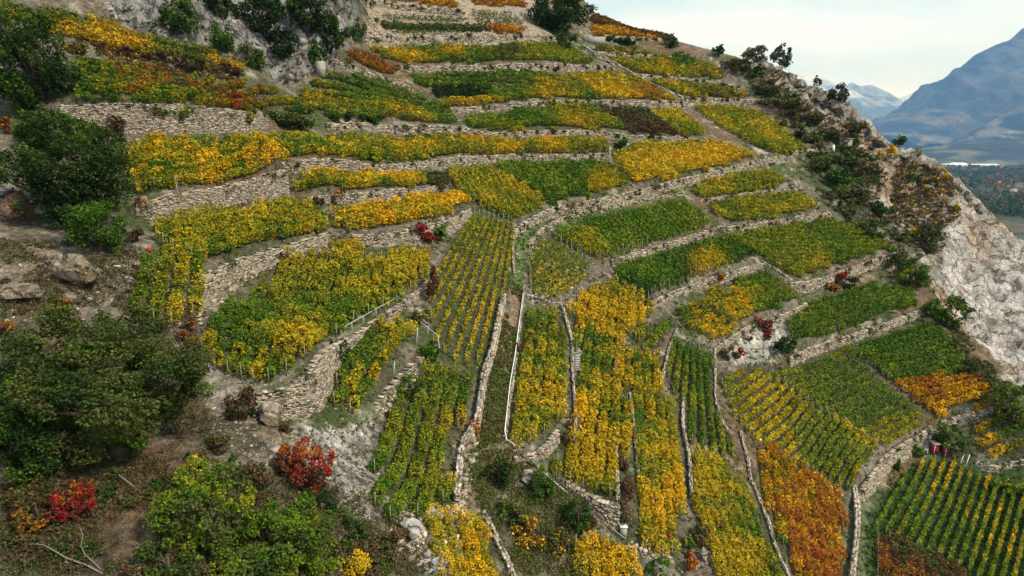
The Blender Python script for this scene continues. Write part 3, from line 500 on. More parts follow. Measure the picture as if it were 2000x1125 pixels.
# ---------------------------------------------------------------- dry stone walls
VARS = []
def stonecol(n, r):
    base = np.array([(.36, .335, .285), (.28, .262, .225), (.19, .18, .155), (.47, .445, .385), (.11, .10, .08), (.31, .25, .18)])
    base = base*[.98, .91, .82]; return base[r.choice(6, n, p=[.27, .24, .18, .14, .09, .08])]*r.uniform(.85, 1.15, (n, 1))
def wall(lab, P, foot, H, d, ind=0, kind='stone wall'):
    r = np.random.default_rng(len(lab)*7+int(P[0, 0]*10) % 97)
    s = np.r_[0, np.cumsum(np.hypot(*np.diff(P[:, :2], axis=0).T))]; Ltot = s[-1]
    dm = float(np.median(d)); px = dm/682; ch = max(.15, 1.35*px)
    T = np.gradient(P[:, :2], axis=0); T /= np.linalg.norm(T, axis=1)[:, None]+1e-9
    fi = lambda a, q: np.interp(q, s, a)
    C = []; A = []; B = []; U = []
    nc = int((H.max()+.25)/ch)+1
    for j in range(nc):
        ls = []; q = r.uniform(-.3, 0)
        while q < Ltot:
            l = ch*r.uniform(.9, 2.3); ls.append((q+l/2, l)); q += l
        q = np.array(ls); sm = np.clip(q[:, 0], 0, Ltot); h = fi(H, sm); z0 = -.25+j*ch
        top = z0+ch*.8 < h+r.uniform(-.5, .3, len(sm))*ch
        keep = top & (r.random(len(sm)) > .012); sm = sm[keep]; l = q[keep, 1]; n = len(sm)
        if n == 0: continue
        x = fi(P[:, 0], sm); y = fi(P[:, 1], sm); z = fi(foot, sm)+z0+ch/2+r.uniform(-.22, .22, n)*ch
        tx = fi(T[:, 0], sm); ty = fi(T[:, 1], sm); slope = np.interp(sm, s, np.gradient(foot, s+np.arange(len(s))*1e-6))
        t = np.stack([tx, ty, slope*.6], -1); t /= np.linalg.norm(t, axis=1)[:, None]; nn = np.stack([-t[:, 1], t[:, 0], 0*tx], -1)
        dep = .16+r.uniform(0, .10, n); batter = .06*(z0+.25)
        off = dep-.08+batter+r.uniform(-.06, .06, n)
        C.append(np.stack([x, y, z], -1)+nn*off[:, None]); A.append(t*(l*.46)[:, None]); B.append(nn*dep[:, None])
        up = np.zeros((n, 3)); up[:, 2] = ch*r.uniform(.36, .50, n); U.append(up*r.uniform(.8, 1.25, (n, 1))+t*r.uniform(-.2, .2, (n, 1))*ch)
    # cap stones
    q = np.arange(.2, Ltot, max(.45, 2.6*px)); n = len(q); ln = max(.45, 2.6*px)
    x = fi(P[:, 0], q); y = fi(P[:, 1], q); z = fi(foot, q)+fi(H, q)+.02+r.uniform(-.08, .1, n); tx = fi(T[:, 0], q); ty = fi(T[:, 1], q)
    t = np.stack([tx, ty, 0*tx], -1); t /= np.linalg.norm(t, axis=1)[:, None]+1e-9; nn = np.stack([-t[:, 1], t[:, 0], 0*tx], -1)
    hh = fi(H, q)
    C.append(np.stack([x, y, z], -1)+nn*(.24+.06*hh)[:, None]); A.append(t*ln*.47*r.uniform(.8, 1.05, (n, 1))); B.append(nn*.26*r.uniform(.75, 1.15, (n, 1)))
    up = np.zeros((n, 3)); up[:, 2] = ch*.5*r.uniform(.7, 1.2, n); U.append(up)
    C, A, B, U = map(np.concatenate, (C, A, B, U)); col = stonecol(len(C), r)
    root = empty('stone_wall', (float(P[len(P)//2, 0]), float(P[len(P)//2, 1]), float(foot[len(P)//2])))
    tag(root, lab, kind, 'dry stone walls of the terraces')
    # earth-packed core
    n = len(P); nn = np.stack([-T[:, 1], T[:, 0], 0*T[:, 0]], -1); P3 = np.c_[P[:, :2], foot]
    a = P3+nn*.14; a[:, 2] -= .4; b = P3+nn*(.18+.06*H)[:, None]; b[:, 2] += H-.06; c = P3+nn*(.60+.06*H)[:, None]; c[:, 2] += H-.06; e = P3+nn*(.75+.06*H)[:, None]; e[:, 2] -= .4
    V = np.concatenate([a, b, c, e]); k = np.arange(n-1); Fc = []
    for g in range(4):
        g2 = (g+1) % 4; Fc.append(np.stack([g*n+k, g*n+k+1, g2*n+k+1, g2*n+k], -1))
    Fc.append(np.array([[0, n, 2*n, 3*n], [n-1, 4*n-1, 3*n-1, 2*n-1]]))
    o = mesh('wall_core', V, np.concatenate(Fc), M_stone, col=np.array((.12, .105, .08))*np.ones((len(V), 3))); at_parent(o, root)
    rest = np.ones(len(C), bool)
    if ind:
        if not VARS:
            for i in range(10):
                rr = np.random.default_rng(i+50); v, f = boxes(np.zeros((1, 3)), np.array([[1., 0, 0]]), np.array([[0, 1., 0]]), np.array([[0, 0, 1.]]), .16, i)
                me = mesh('stone', v, f, M_stone, col=stonecol(1, rr)*np.ones((8, 1))); VARS.append(me.data); bpy.data.objects.remove(me)
        size = np.linalg.norm(A, axis=1)*np.linalg.norm(U, axis=1)/(C[:, 1]**2); front = np.argsort(-size)[:290]
        import mathutils
        for i in front:
            rest[i] = False; o = bpy.data.objects.new('stone', VARS[int(r.integers(10))]); COL.objects.link(o); o.parent = root
            a = A[i]; o.rotation_euler = (0, -math.atan2(a[2], math.hypot(a[0], a[1])), math.atan2(a[1], a[0]))
            o.scale = (float(np.linalg.norm(a)), float(np.linalg.norm(B[i])), float(abs(U[i, 2]))); o.location = mathutils.Vector(C[i])-root.location
    if rest.any():
        v, f = boxes(C[rest], A[rest], B[rest], U[rest], .22, 3); o = mesh('stones', v, f, M_stone, col=np.repeat(col[rest], 8, 0)); at_parent(o, root); tag(o, kind='stuff')
    weeds(P, foot+H, d, root, r, .28)
    return len(C)
def weeds(P, top, d, root, r, dens_=.16):
    """tufts rooted in the wall top and hanging over its face"""
    s = np.r_[0, np.cumsum(np.hypot(*np.diff(P[:, :2], axis=0).T))]; n = int(s[-1]*dens_)+1; q = r.uniform(0, s[-1], n); dm = float(np.median(d))
    c = np.stack([np.interp(q, s, P[:, 0]), np.interp(q, s, P[:, 1]), np.interp(q, s, top)], -1); c[:, 2] -= r.uniform(0, .9, n)**2
    K = 40; sz = np.repeat(r.uniform(.2, .65, n), K); v = r.normal(size=(n*K, 3))*.5; Q = np.repeat(c, K, 0)+v*np.stack([sz*1.2, sz*.6, sz], -1)
    cc = pick('v5g3h3b3m2', np.clip(np.repeat(r.random(n), K)+r.normal(0, .07, n*K), 0, .999))*r.uniform(.6, 1.3, (n*K, 1))
    V, Fc = leaftris(Q, max(.11, 1.7*dm/682), .4, r); o = mesh('weeds', V, Fc, M_needle, col=np.repeat(cc, 3, 0)); at_parent(o, root); tag(o, kind='stuff')
ns = 0
for (lab, P, foot, H, d) in WDATA:
    ns += wall(lab, P, foot, H, d, ind=('bastion' in lab or 'squared' in lab or 'short ruined' in lab))
# free-standing low walls that run down the slope
LINES = [
 ('thin low wall along the left side of the long narrow yellow plot', [(1024,562),(1018,620),(1008,700),(1000,760),(986,858)], .55, .35),
 ('low wall beside the steep steps in the centre', [(1094,592),(1104,622),(1112,652),(1118,672),(1117,720),(1122,780),(1124,830),(1121,868)], .8, .45),
 ('crumbling ochre wall between the striped plot and the gully', [(984,592),(972,650),(962,700),(946,742),(938,800),(932,842)], 1.5, .8),
 ('rough end of the crumbling wall above the gully', [(925,850),(905,880),(898,915),(893,985)], 1.5, .8),
 ('short curved kerb where the path bends', [(1003,462),(1002,500),(1004,540)], .5, .4),
 ('broken stub wall left of the yellow plot in the lower centre', [(1218,668),(1206,700),(1202,728)], 1.0, .6),
 ('thin white wall left of the plot with the red ball stake', [(1230,775),(1238,830),(1244,900),(1247,942)], .7, .4),
 ('little stub wall below the small dark striped patch', [(1322,650),(1306,690),(1292,752)], .8, .4),
 ('thin white wall right of the plot with the red ball stake', [(1334,785),(1333,840),(1346,900),(1350,972)], .9, .5),
 ('straight low wall right of the green striped plot', [(1396,684),(1397,740),(1396,780),(1410,830),(1428,852)], .6, .4),
 ('white bordering wall left of the burning orange vineyard', [(1446,850),(1460,900),(1466,942),(1485,985),(1502,1030),(1516,1080),(1545,1140)], .8, .45),
 ('broad white wall running down right of the burning orange vineyard', [(1668,968),(1674,1020),(1672,1060),(1662,1140)], 1.6, .9),
 ('narrow wall edge above the squared wall end', [(1202,885),(1205,930),(1207,980)], .9, .5),
 ('diagonal stone track wall below the dark round bush', [(1140,95),(1165,112),(1200,128),(1262,165),(1332,196)], 1.0, 1.4),
 ('low wall joining the corner of the small triangular plot', [(1492,514),(1518,530),(1546,550)], .5, .4),
 ('grey slab kerb at the bottom edge beside the gully', [(945,1010),(965,1050),(985,1090),(1012,1150)], .7, .7),
 ('pale retaining kerb under the skyline bush', [(1140,78),(1160,83),(1178,86)], 1.6, .8),
]
def linewall(lab, pl, h, wd):
    h *= .75; wd *= .62
    q = dens(pl, 6); P, d = cast(q[:, 0], q[:, 1]); P[:, 0] = smooth1(P[:, 0], 2); P[:, 1] = smooth1(P[:, 1], 2); P[:, 2] = hz(P[:, 0], P[:, 1])
    r = np.random.default_rng(int(pl[0][0])); s = np.r_[0, np.cumsum(np.linalg.norm(np.diff(P, axis=0), axis=1))]
    ch = max(.17, float(np.median(d))/682*1.5); C = []; A = []; B = []; U = []; j = 0
    T = np.gradient(P, axis=0); T /= np.linalg.norm(T, axis=1)[:, None]+1e-9
    for j in range(max(1, round(h/ch))+1):
        qs = []; z = r.uniform(-.2, 0)
        while z < s[-1]:
            l = ch*r.uniform(1.2, 2.6); qs.append((z+l/2, l)); z += l
        qs = np.array(qs); n = len(qs); c = np.stack([np.interp(qs[:, 0], s, P[:, k]) for k in range(3)], -1); t = np.stack([np.interp(qs[:, 0], s, T[:, k]) for k in range(3)], -1)
        nn = np.stack([-t[:, 1], t[:, 0], 0*t[:, 0]], -1); nn /= np.linalg.norm(nn, axis=1)[:, None]
        for sd in (-1, 1):
            cc = c+nn*(sd*wd*.25+r.uniform(-.07, .07, n)[:, None]); cc[:, 2] += -.12+(j+.5)*ch+r.uniform(-.08, .08, n)*ch
            k = r.random(n) > (.03 if j == 0 else .12)
            C.append(cc[k]); A.append((t*(qs[:, 1]*.46)[:, None])[k]); B.append((nn*wd*.25*r.uniform(.8, 1.15, (n, 1)))[k]); u = np.zeros((n, 3)); u[:, 2] = ch*.47; U.append(u[k])
    C, A, B, U = map(np.concatenate, (C, A, B, U)); root = empty('stone_wall', tuple(map(float, P[len(P)//2]))); tag(root, lab, 'stone wall', 'low walls running down the slope')
    weeds(P, P[:, 2]+.1, d, root, r, .45); v, f = boxes(C, A, B, U, .3, 5); o = mesh('stones', v, f, M_stone, col=np.repeat(stonecol(len(C), r)*1.12, 8, 0)); at_parent(o, root); tag(o, kind='stuff')
for a in LINES: linewall(*a)

# ---------------------------------------------------------------- vines
ORD = ['first', 'second', 'third', 'fourth', 'fifth', 'sixth', 'seventh', 'eighth', 'ninth', 'tenth', 'eleventh', 'twelfth', 'thirteenth', 'fourteenth', 'fifteenth', 'sixteenth', 'seventeenth', 'eighteenth', 'nineteenth', 'twentieth', 'twenty-first', 'twenty-second', 'twenty-third', 'twenty-fourth', 'twenty-fifth', 'twenty-sixth', 'twenty-seventh', 'twenty-eighth', 'twenty-ninth', 'thirtieth']+['next']*40
def fanrows(poly, fan):
    (a0, a1, b0, b1, n) = fan; W, d = cast([a0[0], a1[0], b0[0], b1[0]], [a0[1], a1[1], b0[1], b1[1]], 1.0); A0, A1, B0, B1 = W[:, :2]
    pp = dens(np.array(list(poly)+[poly[0]], float), 25); pw, pd = cast(pp[:, 0], np.clip(pp[:, 1], -20, 1200), 1.0); lo, hi = pd.min()-3, pd.max()+3; rows = []
    for k in range(-1, n+1) if n > 1 else [0]:
        f = k/max(1, n-1); s = A0*(1-f)+B0*f; e = A1*(1-f)+B1*f; L_ = np.linalg.norm(e-s); t = np.arange(-.5*L_, 1.5*L_, .45)/L_
        x = s[0]+(e-s)[0]*t; y = s[1]+(e-s)[1]*t; z = hz(x, y); u, v, d = proj(x, y, z+1.0); ins = inpoly(u, v, poly) & (d > lo) & (d < hi)
        ed = np.flatnonzero(np.diff(np.r_[0, ins.astype(int), 0]))
        for a, b in zip(ed[::2], ed[1::2]):
            if b-a >= 4: rows.append((k, np.stack([x[a:b], y[a:b], z[a:b]], -1), float(np.median(d[a:b])), float(np.median(u[a:b])), float(np.median(v[a:b]))))
    gap = np.linalg.norm((A0+A1-B0-B1)/2)*abs(np.cross((A1-A0)/np.linalg.norm(A1-A0), (B0-A0)/(np.linalg.norm(B0-A0)+1e-9)))/max(1, n-1)
    return rows, (gap if n > 1 else 2.2)
def rowlines(poly, guide, sp):
    g = dens(guide, 12); W, d = cast(g[:, 0], g[:, 1], 1.0); W = W[:, :2]
    if len(guide) == 2:
        a, b = W[0], W[-1]; e = (b-a)/np.linalg.norm(b-a); t = np.arange(-70, np.linalg.norm(b-a)+70, .45); G = a+t[:, None]*e
    else:
        for _ in range(12): W[1:-1] = (W[:-2]+2*W[1:-1]+W[2:])/4
        e0 = W[0]-W[min(4, len(W)-1)]; e0 /= np.linalg.norm(e0); e1 = W[-1]-W[-min(5, len(W))]; e1 /= np.linalg.norm(e1)
        W = np.concatenate([[W[0]+e0*25], W, [W[-1]+e1*25]]); s = np.r_[0, np.cumsum(np.hypot(*np.diff(W, axis=0).T))]; t = np.arange(0, s[-1], .45)
        G = np.stack([np.interp(t, s, W[:, 0]), np.interp(t, s, W[:, 1])], -1)
    T = np.gradient(G, axis=0); T /= np.linalg.norm(T, axis=1)[:, None]; NN = np.stack([-T[:, 1], T[:, 0]], -1)
    pp = dens(np.array(list(poly)+[poly[0]], float), 25); pw, pd = cast(pp[:, 0], np.clip(pp[:, 1], -20, 1200), 1.0)
    lo, hi = pd.min()-3, pd.max()+3; rows = []
    cen = ((pw[:, None, :2]-G[None, ::6])**2).sum(-1).min(1)**.5; K = int(min(80, cen.max()+4)/sp)+2
    for k in range(-K, K+1):
        x = G[:, 0]+NN[:, 0]*k*sp; y = G[:, 1]+NN[:, 1]*k*sp; z = hz(x, y); u, v, d = proj(x, y, z+1.0)
        ins = inpoly(u, v, poly) & (d > lo) & (d < hi) & (y > 5)
        ed = np.flatnonzero(np.diff(np.r_[0, ins.astype(int), 0])); 
        for a, b in zip(ed[::2], ed[1::2]):
            if b-a >= 4: rows.append((k, np.stack([x[a:b], y[a:b], z[a:b]], -1), float(np.median(d[a:b])), float(np.median(u[a:b])), float(np.median(v[a:b]))))
    return rows
LEAFK = 1.0; nleaf = 0
def vinefoliage(rowpts, d, mix, opt, seed):
    """leaf cloud of one row: a bush of leaves at every vine, with gaps between"""
    global nleaf
    r = np.random.default_rng(seed); px = d/682; s = max(.16, (2.0 if d < 100 else 1.75)*px)
    sp = opt['sp']; wd = .13*sp if opt.get('thin') else (.29*sp if opt.get('narrow') else .40*sp); h0, h1 = (.3, 1.4)
    if opt.get('narrow') or opt.get('thin'): h0, h1 = .15, float(np.clip((.85 if opt.get('thin') else 1.08)*sp, .6, 1.35))
    if opt.get('sparse'): wd, h1 = .25, 1.0
    Lr = len(rowpts)*.45; cov = 1.6*(.35 if opt.get('sparse') else 1)
    n = int(Lr*(2*(h1-h0)*.8+2*wd)*cov/(s*s*.55)*LEAFK); n = max(n, 8); nleaf += n
    q = r.uniform(0, len(rowpts)-1.01, n)
    pl = np.round(q/2.2)                         # a plant every metre
    q = np.clip(pl*2.2+(q-pl*2.2)*r.uniform(.5, 1.15, n), 0, len(rowpts)-1.01)
    i = q.astype(int); f = (q-i)[:, None]; B = rowpts[i]*(1-f)+rowpts[i+1]*f
    ph = vn(pl*7.3+seed, pl*1.7+seed*.31); ph2 = vn(pl*5.1+seed*2, pl*2.7)
    th = r.uniform(0, 2*math.pi, n); rad = np.sqrt(r.uniform(.25, 1, n)); hh = h0+(h1-h0)*(.80+(.35 if opt.get('narrow') or opt.get('thin') else .95-.6*min(1, max(0, (d-60)/40)))*(ph-.5))*1.0
    P = B.copy(); cz = (h0+hh)/2+.06
    e = rowpts[-1, :2]-rowpts[0, :2]; e = e/(np.linalg.norm(e)+1e-9); nrm = np.array([-e[1], e[0]])
    off = np.cos(th)*rad*wd*(.75+.9*ph2)+(ph-.5)*wd*(.5 if opt.get('narrow') or opt.get('thin') else 1.3-.9*min(1, max(0, (d-60)/40)))
    P[:, 0] += nrm[0]*off; P[:, 1] += nrm[1]*off; P[:, 2] += cz+np.sin(th)*rad*(hh-h0)*.62+r.normal(0, .04, n)
    u, v, _ = proj(B[:, 0], B[:, 1], B[:, 2]+1)
    far = min(1, max(0, (d-70)/60)); patch = fbm(B[:, 0]/7, B[:, 1]/7, 3); t = np.clip(.5+(patch-.5)*(1.3-.3*far)+(ph-.5)*(1.15-.8*far)+(vn(seed*.37, 3.3)-.5)*.25+r.normal(0, .11-.03*far, n), 0, .999)
    c = pickl(mix, t)
    for (su, sv, sr, sm) in opt.get('spots', []):
        wgt = np.clip(1.35-np.hypot(u-su, (v-sv)*1.2)/sr, 0, 1)*1.0; c = c+(pickl(sm, t)-c)*(np.clip(wgt*1.2-r.random(n)*.5, 0, 1)*.75)[:, None]
    c = c*r.uniform(.62, 1.3, (n, 1))*(.75+.5*ph2)[:, None]
    tri = d > 70 or not opt.get('ind'); V, Fc = (leaftris if tri else leafquads)(P, s, .45, r); return V, Fc, np.repeat(c, 3 if tri else 4, 0)
GNB = {'vine': 0}
budget = 300; nrow = 0; ALLR = []
for pi, (lab, mix, poly, guide, sp, opt) in enumerate(PLOTS):
    sp = sp*(.9 if opt.get('thin') else .8); opt['sp'] = sp
    if opt.get('fan'): rows, opt['sp'] = fanrows(poly, opt['fan']); print('fan', lab, round(float(opt['sp']), 2), len(rows))
    else: rows = rowlines(poly, guide, sp)
    if not rows: print('NO ROWS', lab); continue
    horiz = abs(guide[-1][0]-guide[0][0]) > 1.2*abs(guide[-1][1]-guide[0][1])
    rows.sort(key=lambda a: a[4] if horiz else a[3]); ALLR.append([pi, rows, horiz, False])
for q in sorted([q for q in ALLR if PLOTS[q[0]][5].get('ind')], key=lambda q: (not (PLOTS[q[0]][5].get('narrow') or PLOTS[q[0]][5].get('thin')), np.median([r_[2] for r_ in q[1]]))):
    if nrow+len(q[1]) <= budget: q[3] = True; nrow += len(q[1])
for pi, rows, horiz, ind in ALLR:
    lab, mix, poly, guide, sp, opt = PLOTS[pi]
    if not ind:
        parts = [vinefoliage(p, d, mix, dict(opt, ind=0), pi*100+k) for k, (kk, p, d, u, v) in enumerate(rows)]
        o = 0; Fs = []
        for q in parts: Fs.append(q[1]+o); o += len(q[0])
        ob = mesh('vineyard_plot', np.concatenate([q[0] for q in parts]), np.concatenate(Fs), M_leaf, col=np.concatenate([q[2] for q in parts]))
        tag(ob, lab, 'vineyard', 'vineyard plots on the terraces', 'stuff')
        continue
    dm_ = float(np.median([q_[2] for q_ in rows]))
    for k, (kk, p, d, u, v) in enumerate(rows):
        c = p[len(p)//2]; root = empty('vine_row', tuple(map(float, c)))
        tag(root, ORD[k]+(' row from top, ' if horiz else ' row from left, ')+lab, 'vine row', lab)
        V, Fc, cc = vinefoliage(p, d, mix, opt, pi*100+k); at_parent(mesh('foliage', V, Fc, M_leaf, col=cc), root)
        n = max(2, int(len(p)/2.2)); ii = np.linspace(0, len(p)-1, n).astype(int); B = p[ii]
        z = np.zeros((n, 3)); a = z.copy(); a[:, 0] = .03; b = z.copy(); b[:, 1] = .03; uu = z.copy(); uu[:, 2] = .33; uu[:, 0] = .03
        v_, f_ = boxes(B+[0, 0, .27], a, b, uu); o = mesh('trunks', v_, f_, M_bark); at_parent(o, root); tag(o, kind='stuff')
        if d < 115:
            for e in (0, -1):
                q = p[e]; v_, f_ = tube([q-[0, 0, .2], q+[0, 0, 1.45]], .035, 4); at_parent(mesh('post', v_, f_, M_pale), root)
print('rows', nrow, 'leaves', nleaf, 'stones', ns)
# ---------------------------------------------------------------- trees and shrubs
def foliage_cloud(c, rad, mix, d, seed, blobs, cov=1.1, smin=.15, pxs=1.95, up=.5, wisp=0):
    """crown made of uneven blobs of leaves; returns V, F, colours and the blob centres"""
    r = np.random.default_rng(seed); s = max(smin, pxs*d/682); bc = []; br = []
    for k in range(blobs):
        v = r.normal(size=3); v /= np.linalg.norm(v); v[2] = v[2]*.9+.12; f = r.uniform(.45, .98)**.8*(1-.25*r.random()*(v[2] < 0))
        bc.append(c+v*rad*f); br.append(r.uniform(.4, 1.0)*1.0/blobs**.36)
    bc = np.array(bc); br = np.array(br); rm = float(np.mean(rad)); area = 4*math.pi*(br*rm)**2
    Ps = []; Cs = []
    for k in range(blobs):
        n = int(area[k]*cov/(s*s*.55)); n = max(5, min(n, 4000)); v = r.normal(size=(n, 3)); v /= np.linalg.norm(v, axis=1)[:, None]
        nb = 1+.6*(vn(v[:, 0]*2.3+k*3+seed, v[:, 1]*2.3+v[:, 2]*3+k)-.5)*2
        q = r.uniform(.55, 1.06, n)**.5*nb; P = bc[k]+v*q[:, None]*br[k]*rad
        t = np.clip(.5+(vn(P[:, 0]/1.4+seed, P[:, 1]/1.4+P[:, 2]/1.4)-.5)*1.1+(r.random()-.5)*.6+r.normal(0, .16, n), 0, .999)
        Ps.append(P); Cs.append(pick(mix, t)*r.uniform(.6, 1.35, (n, 1)))
    P = np.concatenate(Ps); C = np.concatenate(Cs)
    V, Fc = leafquads(P, s, up, r); return V, Fc, np.repeat(C, 4, 0), bc
def tree(u, v, rx, ry, mix, name, lab, cat='tree', group=None, blobs=22, cov=1.0, mat=None, trunkmat=None, seed=None, bare=False):
    seed = int(u*3+v*7) if seed is None else seed
    G, d = cast(u, v+ry*.85); d = float(d[0]); c = ray(u, v)*d; rad = np.array([rx*d/F, (rx+ry)*.5*d/F, ry*d/F/cp])
    g = np.array([c[0], c[1]+.05*rad[1], 0]); g[2] = float(hz(g[:1], g[1:2])[0]); 
    c[2] = max(c[2], g[2]+rad[2]*.35)
    root = empty(name, tuple(map(float, g))); tag(root, lab, cat, group)
    V, Fc, cc, bc = foliage_cloud(c, rad, mix, d, seed, int(blobs*2.2), cov=cov); at_parent(mesh('crown', V, Fc, mat or M_needle, col=cc), root)
    r = np.random.default_rng(seed+1); R0 = max(.05, .075*rad[0]); mid = g+(c-g)*.55+r.normal(0, .05, 3)*rad
    v_, f_ = tube([g-[0, 0, .4], g+(mid-g)*.5+r.normal(0, .03, 3)*rad, mid, c+[0, 0, .3*rad[2]]], [R0*1.25, R0, R0*.75, R0*.25], 8); at_parent(mesh('trunk', v_, f_, trunkmat or M_bark), root)
    for k in range(min(len(bc), 7 if blobs > 12 else 3)):
        m2 = (mid+bc[k])/2+r.normal(0, .06, 3)*rad; v_, f_ = tube([mid, m2, bc[k]], [R0*.5, R0*.3, R0*.1], 6); at_parent(mesh('limb', v_, f_, trunkmat or M_bark), root)
    return root
def shrub(u, v, rx, ry, mix, lab, name='shrub', cat='shrub', group=None, blobs=7, cov=1.3, mat=None):
    G, d = cast(u, v+ry*.8); d = float(d[0]); rad = np.array([rx*d/F, (rx+ry)*.5*d/F, ry*d/F]); c = ray(u, v)*d
    g = G[0].copy(); g[0] = c[0]; g[2] = float(hz(g[:1], g[1:2])[0]); c = g+[0, 0, rad[2]*.75]
    seed = int(u*5+v*11); V, Fc, cc, bc = foliage_cloud(c, rad, mix, d, seed, blobs, cov, pxs=2.2)
    root = empty(name, tuple(map(float, g))); tag(root, lab, cat, group); at_parent(mesh('foliage', V, Fc, mat or M_needle, col=cc), root)
    ps = [tube([g-[0, 0, .15], (g+b)/2, b], [.05, .035, .015], 4) for b in bc[:5]]; v_, f_ = merge(ps); o = mesh('stems', v_, f_, M_bark); at_parent(o, root); tag(o, kind='stuff')
    return root
TREES = [
 (205,770,205,165,'g4v5h1m2','oak_tree','huge spreading olive green oak in the lower left', 70),
 (55,860,90,110,'d1g4m3v1','oak_tree','shaded dark oak at the left edge under the huge oak', 30),
 (130,345,128,118,'d3g6v2m1','oak_tree','tall dense dark green oak beside the golden terrace', 50),
 (190,450,70,55,'g4m5','oak_tree','lower bough of green oak above the tilted rock slab', 22),
 (60,140,82,112,'d3g5m2','oak_tree','nearly black green oak in the upper left corner', 40),
 (105,262,85,45,'g5m4w1','oak_tree','dusty green oak crown below the nearly black oak', 24),
 (395,1005,95,92,'v3m3l3k3','maple_tree','yellow green maple with gold tips at the bottom left', 40),
 (385,925,32,38,'l3k4y3','maple_tree','golden top shoot above the yellow green maple', 12),
 (545,1060,110,80,'g2v3m4l3','maple_tree','round green maple at the bottom left of centre', 42),
 (470,1105,95,50,'g2v4m3l3k1','maple_tree','low green maple crown along the bottom edge, between the two yellow green ones', 26),
 (625,1085,55,42,'g3v3m3l2','maple_tree','green maple crown at the bottom left of the small orange maple', 16),
 (330,1100,60,45,'g3v3m3l2','maple_tree','dark green sapling at the bottom edge by the dead branch', 16),
 (690,1105,30,25,'y3o5','maple_tree','small orange maple at the bottom left of the boulders', 8),
 (600,1015,26,30,'o5k3','maple_tree','slim orange maple under the crimson smoke bush', 9),
 (1088,28,66,46,'d4g6m1','oak_tree','big round dark tree breaking the top skyline', 34),
 (1108,84,23,20,'d3g5m2','oak_tree','small dark round tree below the big skyline tree', 12),
 (1528,112,20,26,'d4g6','pine_tree','dark pine standing on the rocky ridge against the sky', 14),
 (1404,100,14,12,'d4g5','pine_tree','small dark bush tree on the skyline before the rocks', 8),
 (1638,186,22,22,'d3b3g3','pine_tree','thin dark tree leaning on the ridge edge', 12),
 (1596,162,8,12,'g4b3','pine_tree','tiny twiggy tree on the ridge beside the leaning tree', 6),
 (1782,542,36,30,'g4m4k1','oak_tree','round green oak at the end of the wall with red shrubs', 18),
 (1850,612,44,34,'g4m4v2','oak_tree','green oak where the long pale wall meets the white cliff', 20),
 (1818,470,32,36,'w4g2h2','olive_tree','airy grey green tree leaning over the white cliff', 14),
 (1858,862,32,32,'g5m4','oak_tree','bushy green tree standing over the two red huts', 16),
 (1968,790,40,45,'v4m3k2','oak_tree','dull yellow green tree at the right edge above the striped rows', 18),
 (1210,277,19,17,'g5m4','oak_tree','small green tree beside the two pale posts', 9),
 (975,925,27,34,'d2g5m2','oak_tree','dark green bushy tree at the head of the gully', 12),
 (1058,945,26,38,'g4m4l1','oak_tree','upright green bush tree below the curved stone bank', 14),
 (1130,1010,30,40,'d3g4m2','oak_tree','dark bush tree in the shade of the squared wall end', 12),
 (350,40,40,38,'g4m5l1','oak_tree','bright green tree on the cliff foot near the orange strip', 16),
 (430,75,26,38,'g5m4','oak_tree','narrow green tree at the foot of the cliff', 12),
 (492,112,24,28,'m5w2','oak_tree','light green bush tree at the tip of the orange strip', 10),
 (500,30,60,45,'d4g5v1','oak_tree','dark tree high on the cliff, leftmost of the dark group', 24),
 (590,30,55,45,'d4g5v2','oak_tree','dark tree high on the cliff, middle of the dark group', 24),
 (545,85,45,35,'d5g4','oak_tree','dark tree lower on the cliff beneath the dark group', 18),
 (640,68,42,42,'d3g5m2','oak_tree','dark tree at the right end of the dark cliff group', 18),
 (625,108,18,30,'g5m3','oak_tree','slender green tree just above the pale concrete block', 8),
 (700,68,18,20,'g5m4','oak_tree','small green tree where the cliff meets the bare wall', 8),
 (430,12,30,30,'d4g4','oak_tree','small dark tree near the top of the cliff', 12),
 (1312,82,18,14,'g3v4h1','oak_tree','olive bush tree on the skyline right of the orange strips', 8),
]
nt_ = 0
for (u, v, rx, ry, mix, nm, lab, bl) in TREES:
    tree(u, v, rx, ry, mix, nm, lab, blobs=bl)
tree(608, 915, 46, 58, 'b3R4r1', 'smoke_bush', 'crimson red bush on the grey rock slope', cat='bush', blobs=26, cov=.7)
tree(562, 900, 30, 36, 'b5R1r1', 'smoke_bush', 'dark brown red bush touching the crimson bush', cat='bush', blobs=12, cov=1.1)
tree(140, 985, 48, 48, 'b3R3r2', 'smoke_bush', 'scarlet bush in the shade at the lower left', cat='bush', blobs=24, cov=.6)
tree(70, 1000, 50, 50, 'b4v4r1', 'smoke_bush', 'rusty brown bush left of the scarlet bush', cat='bush', blobs=14, cov=.9)
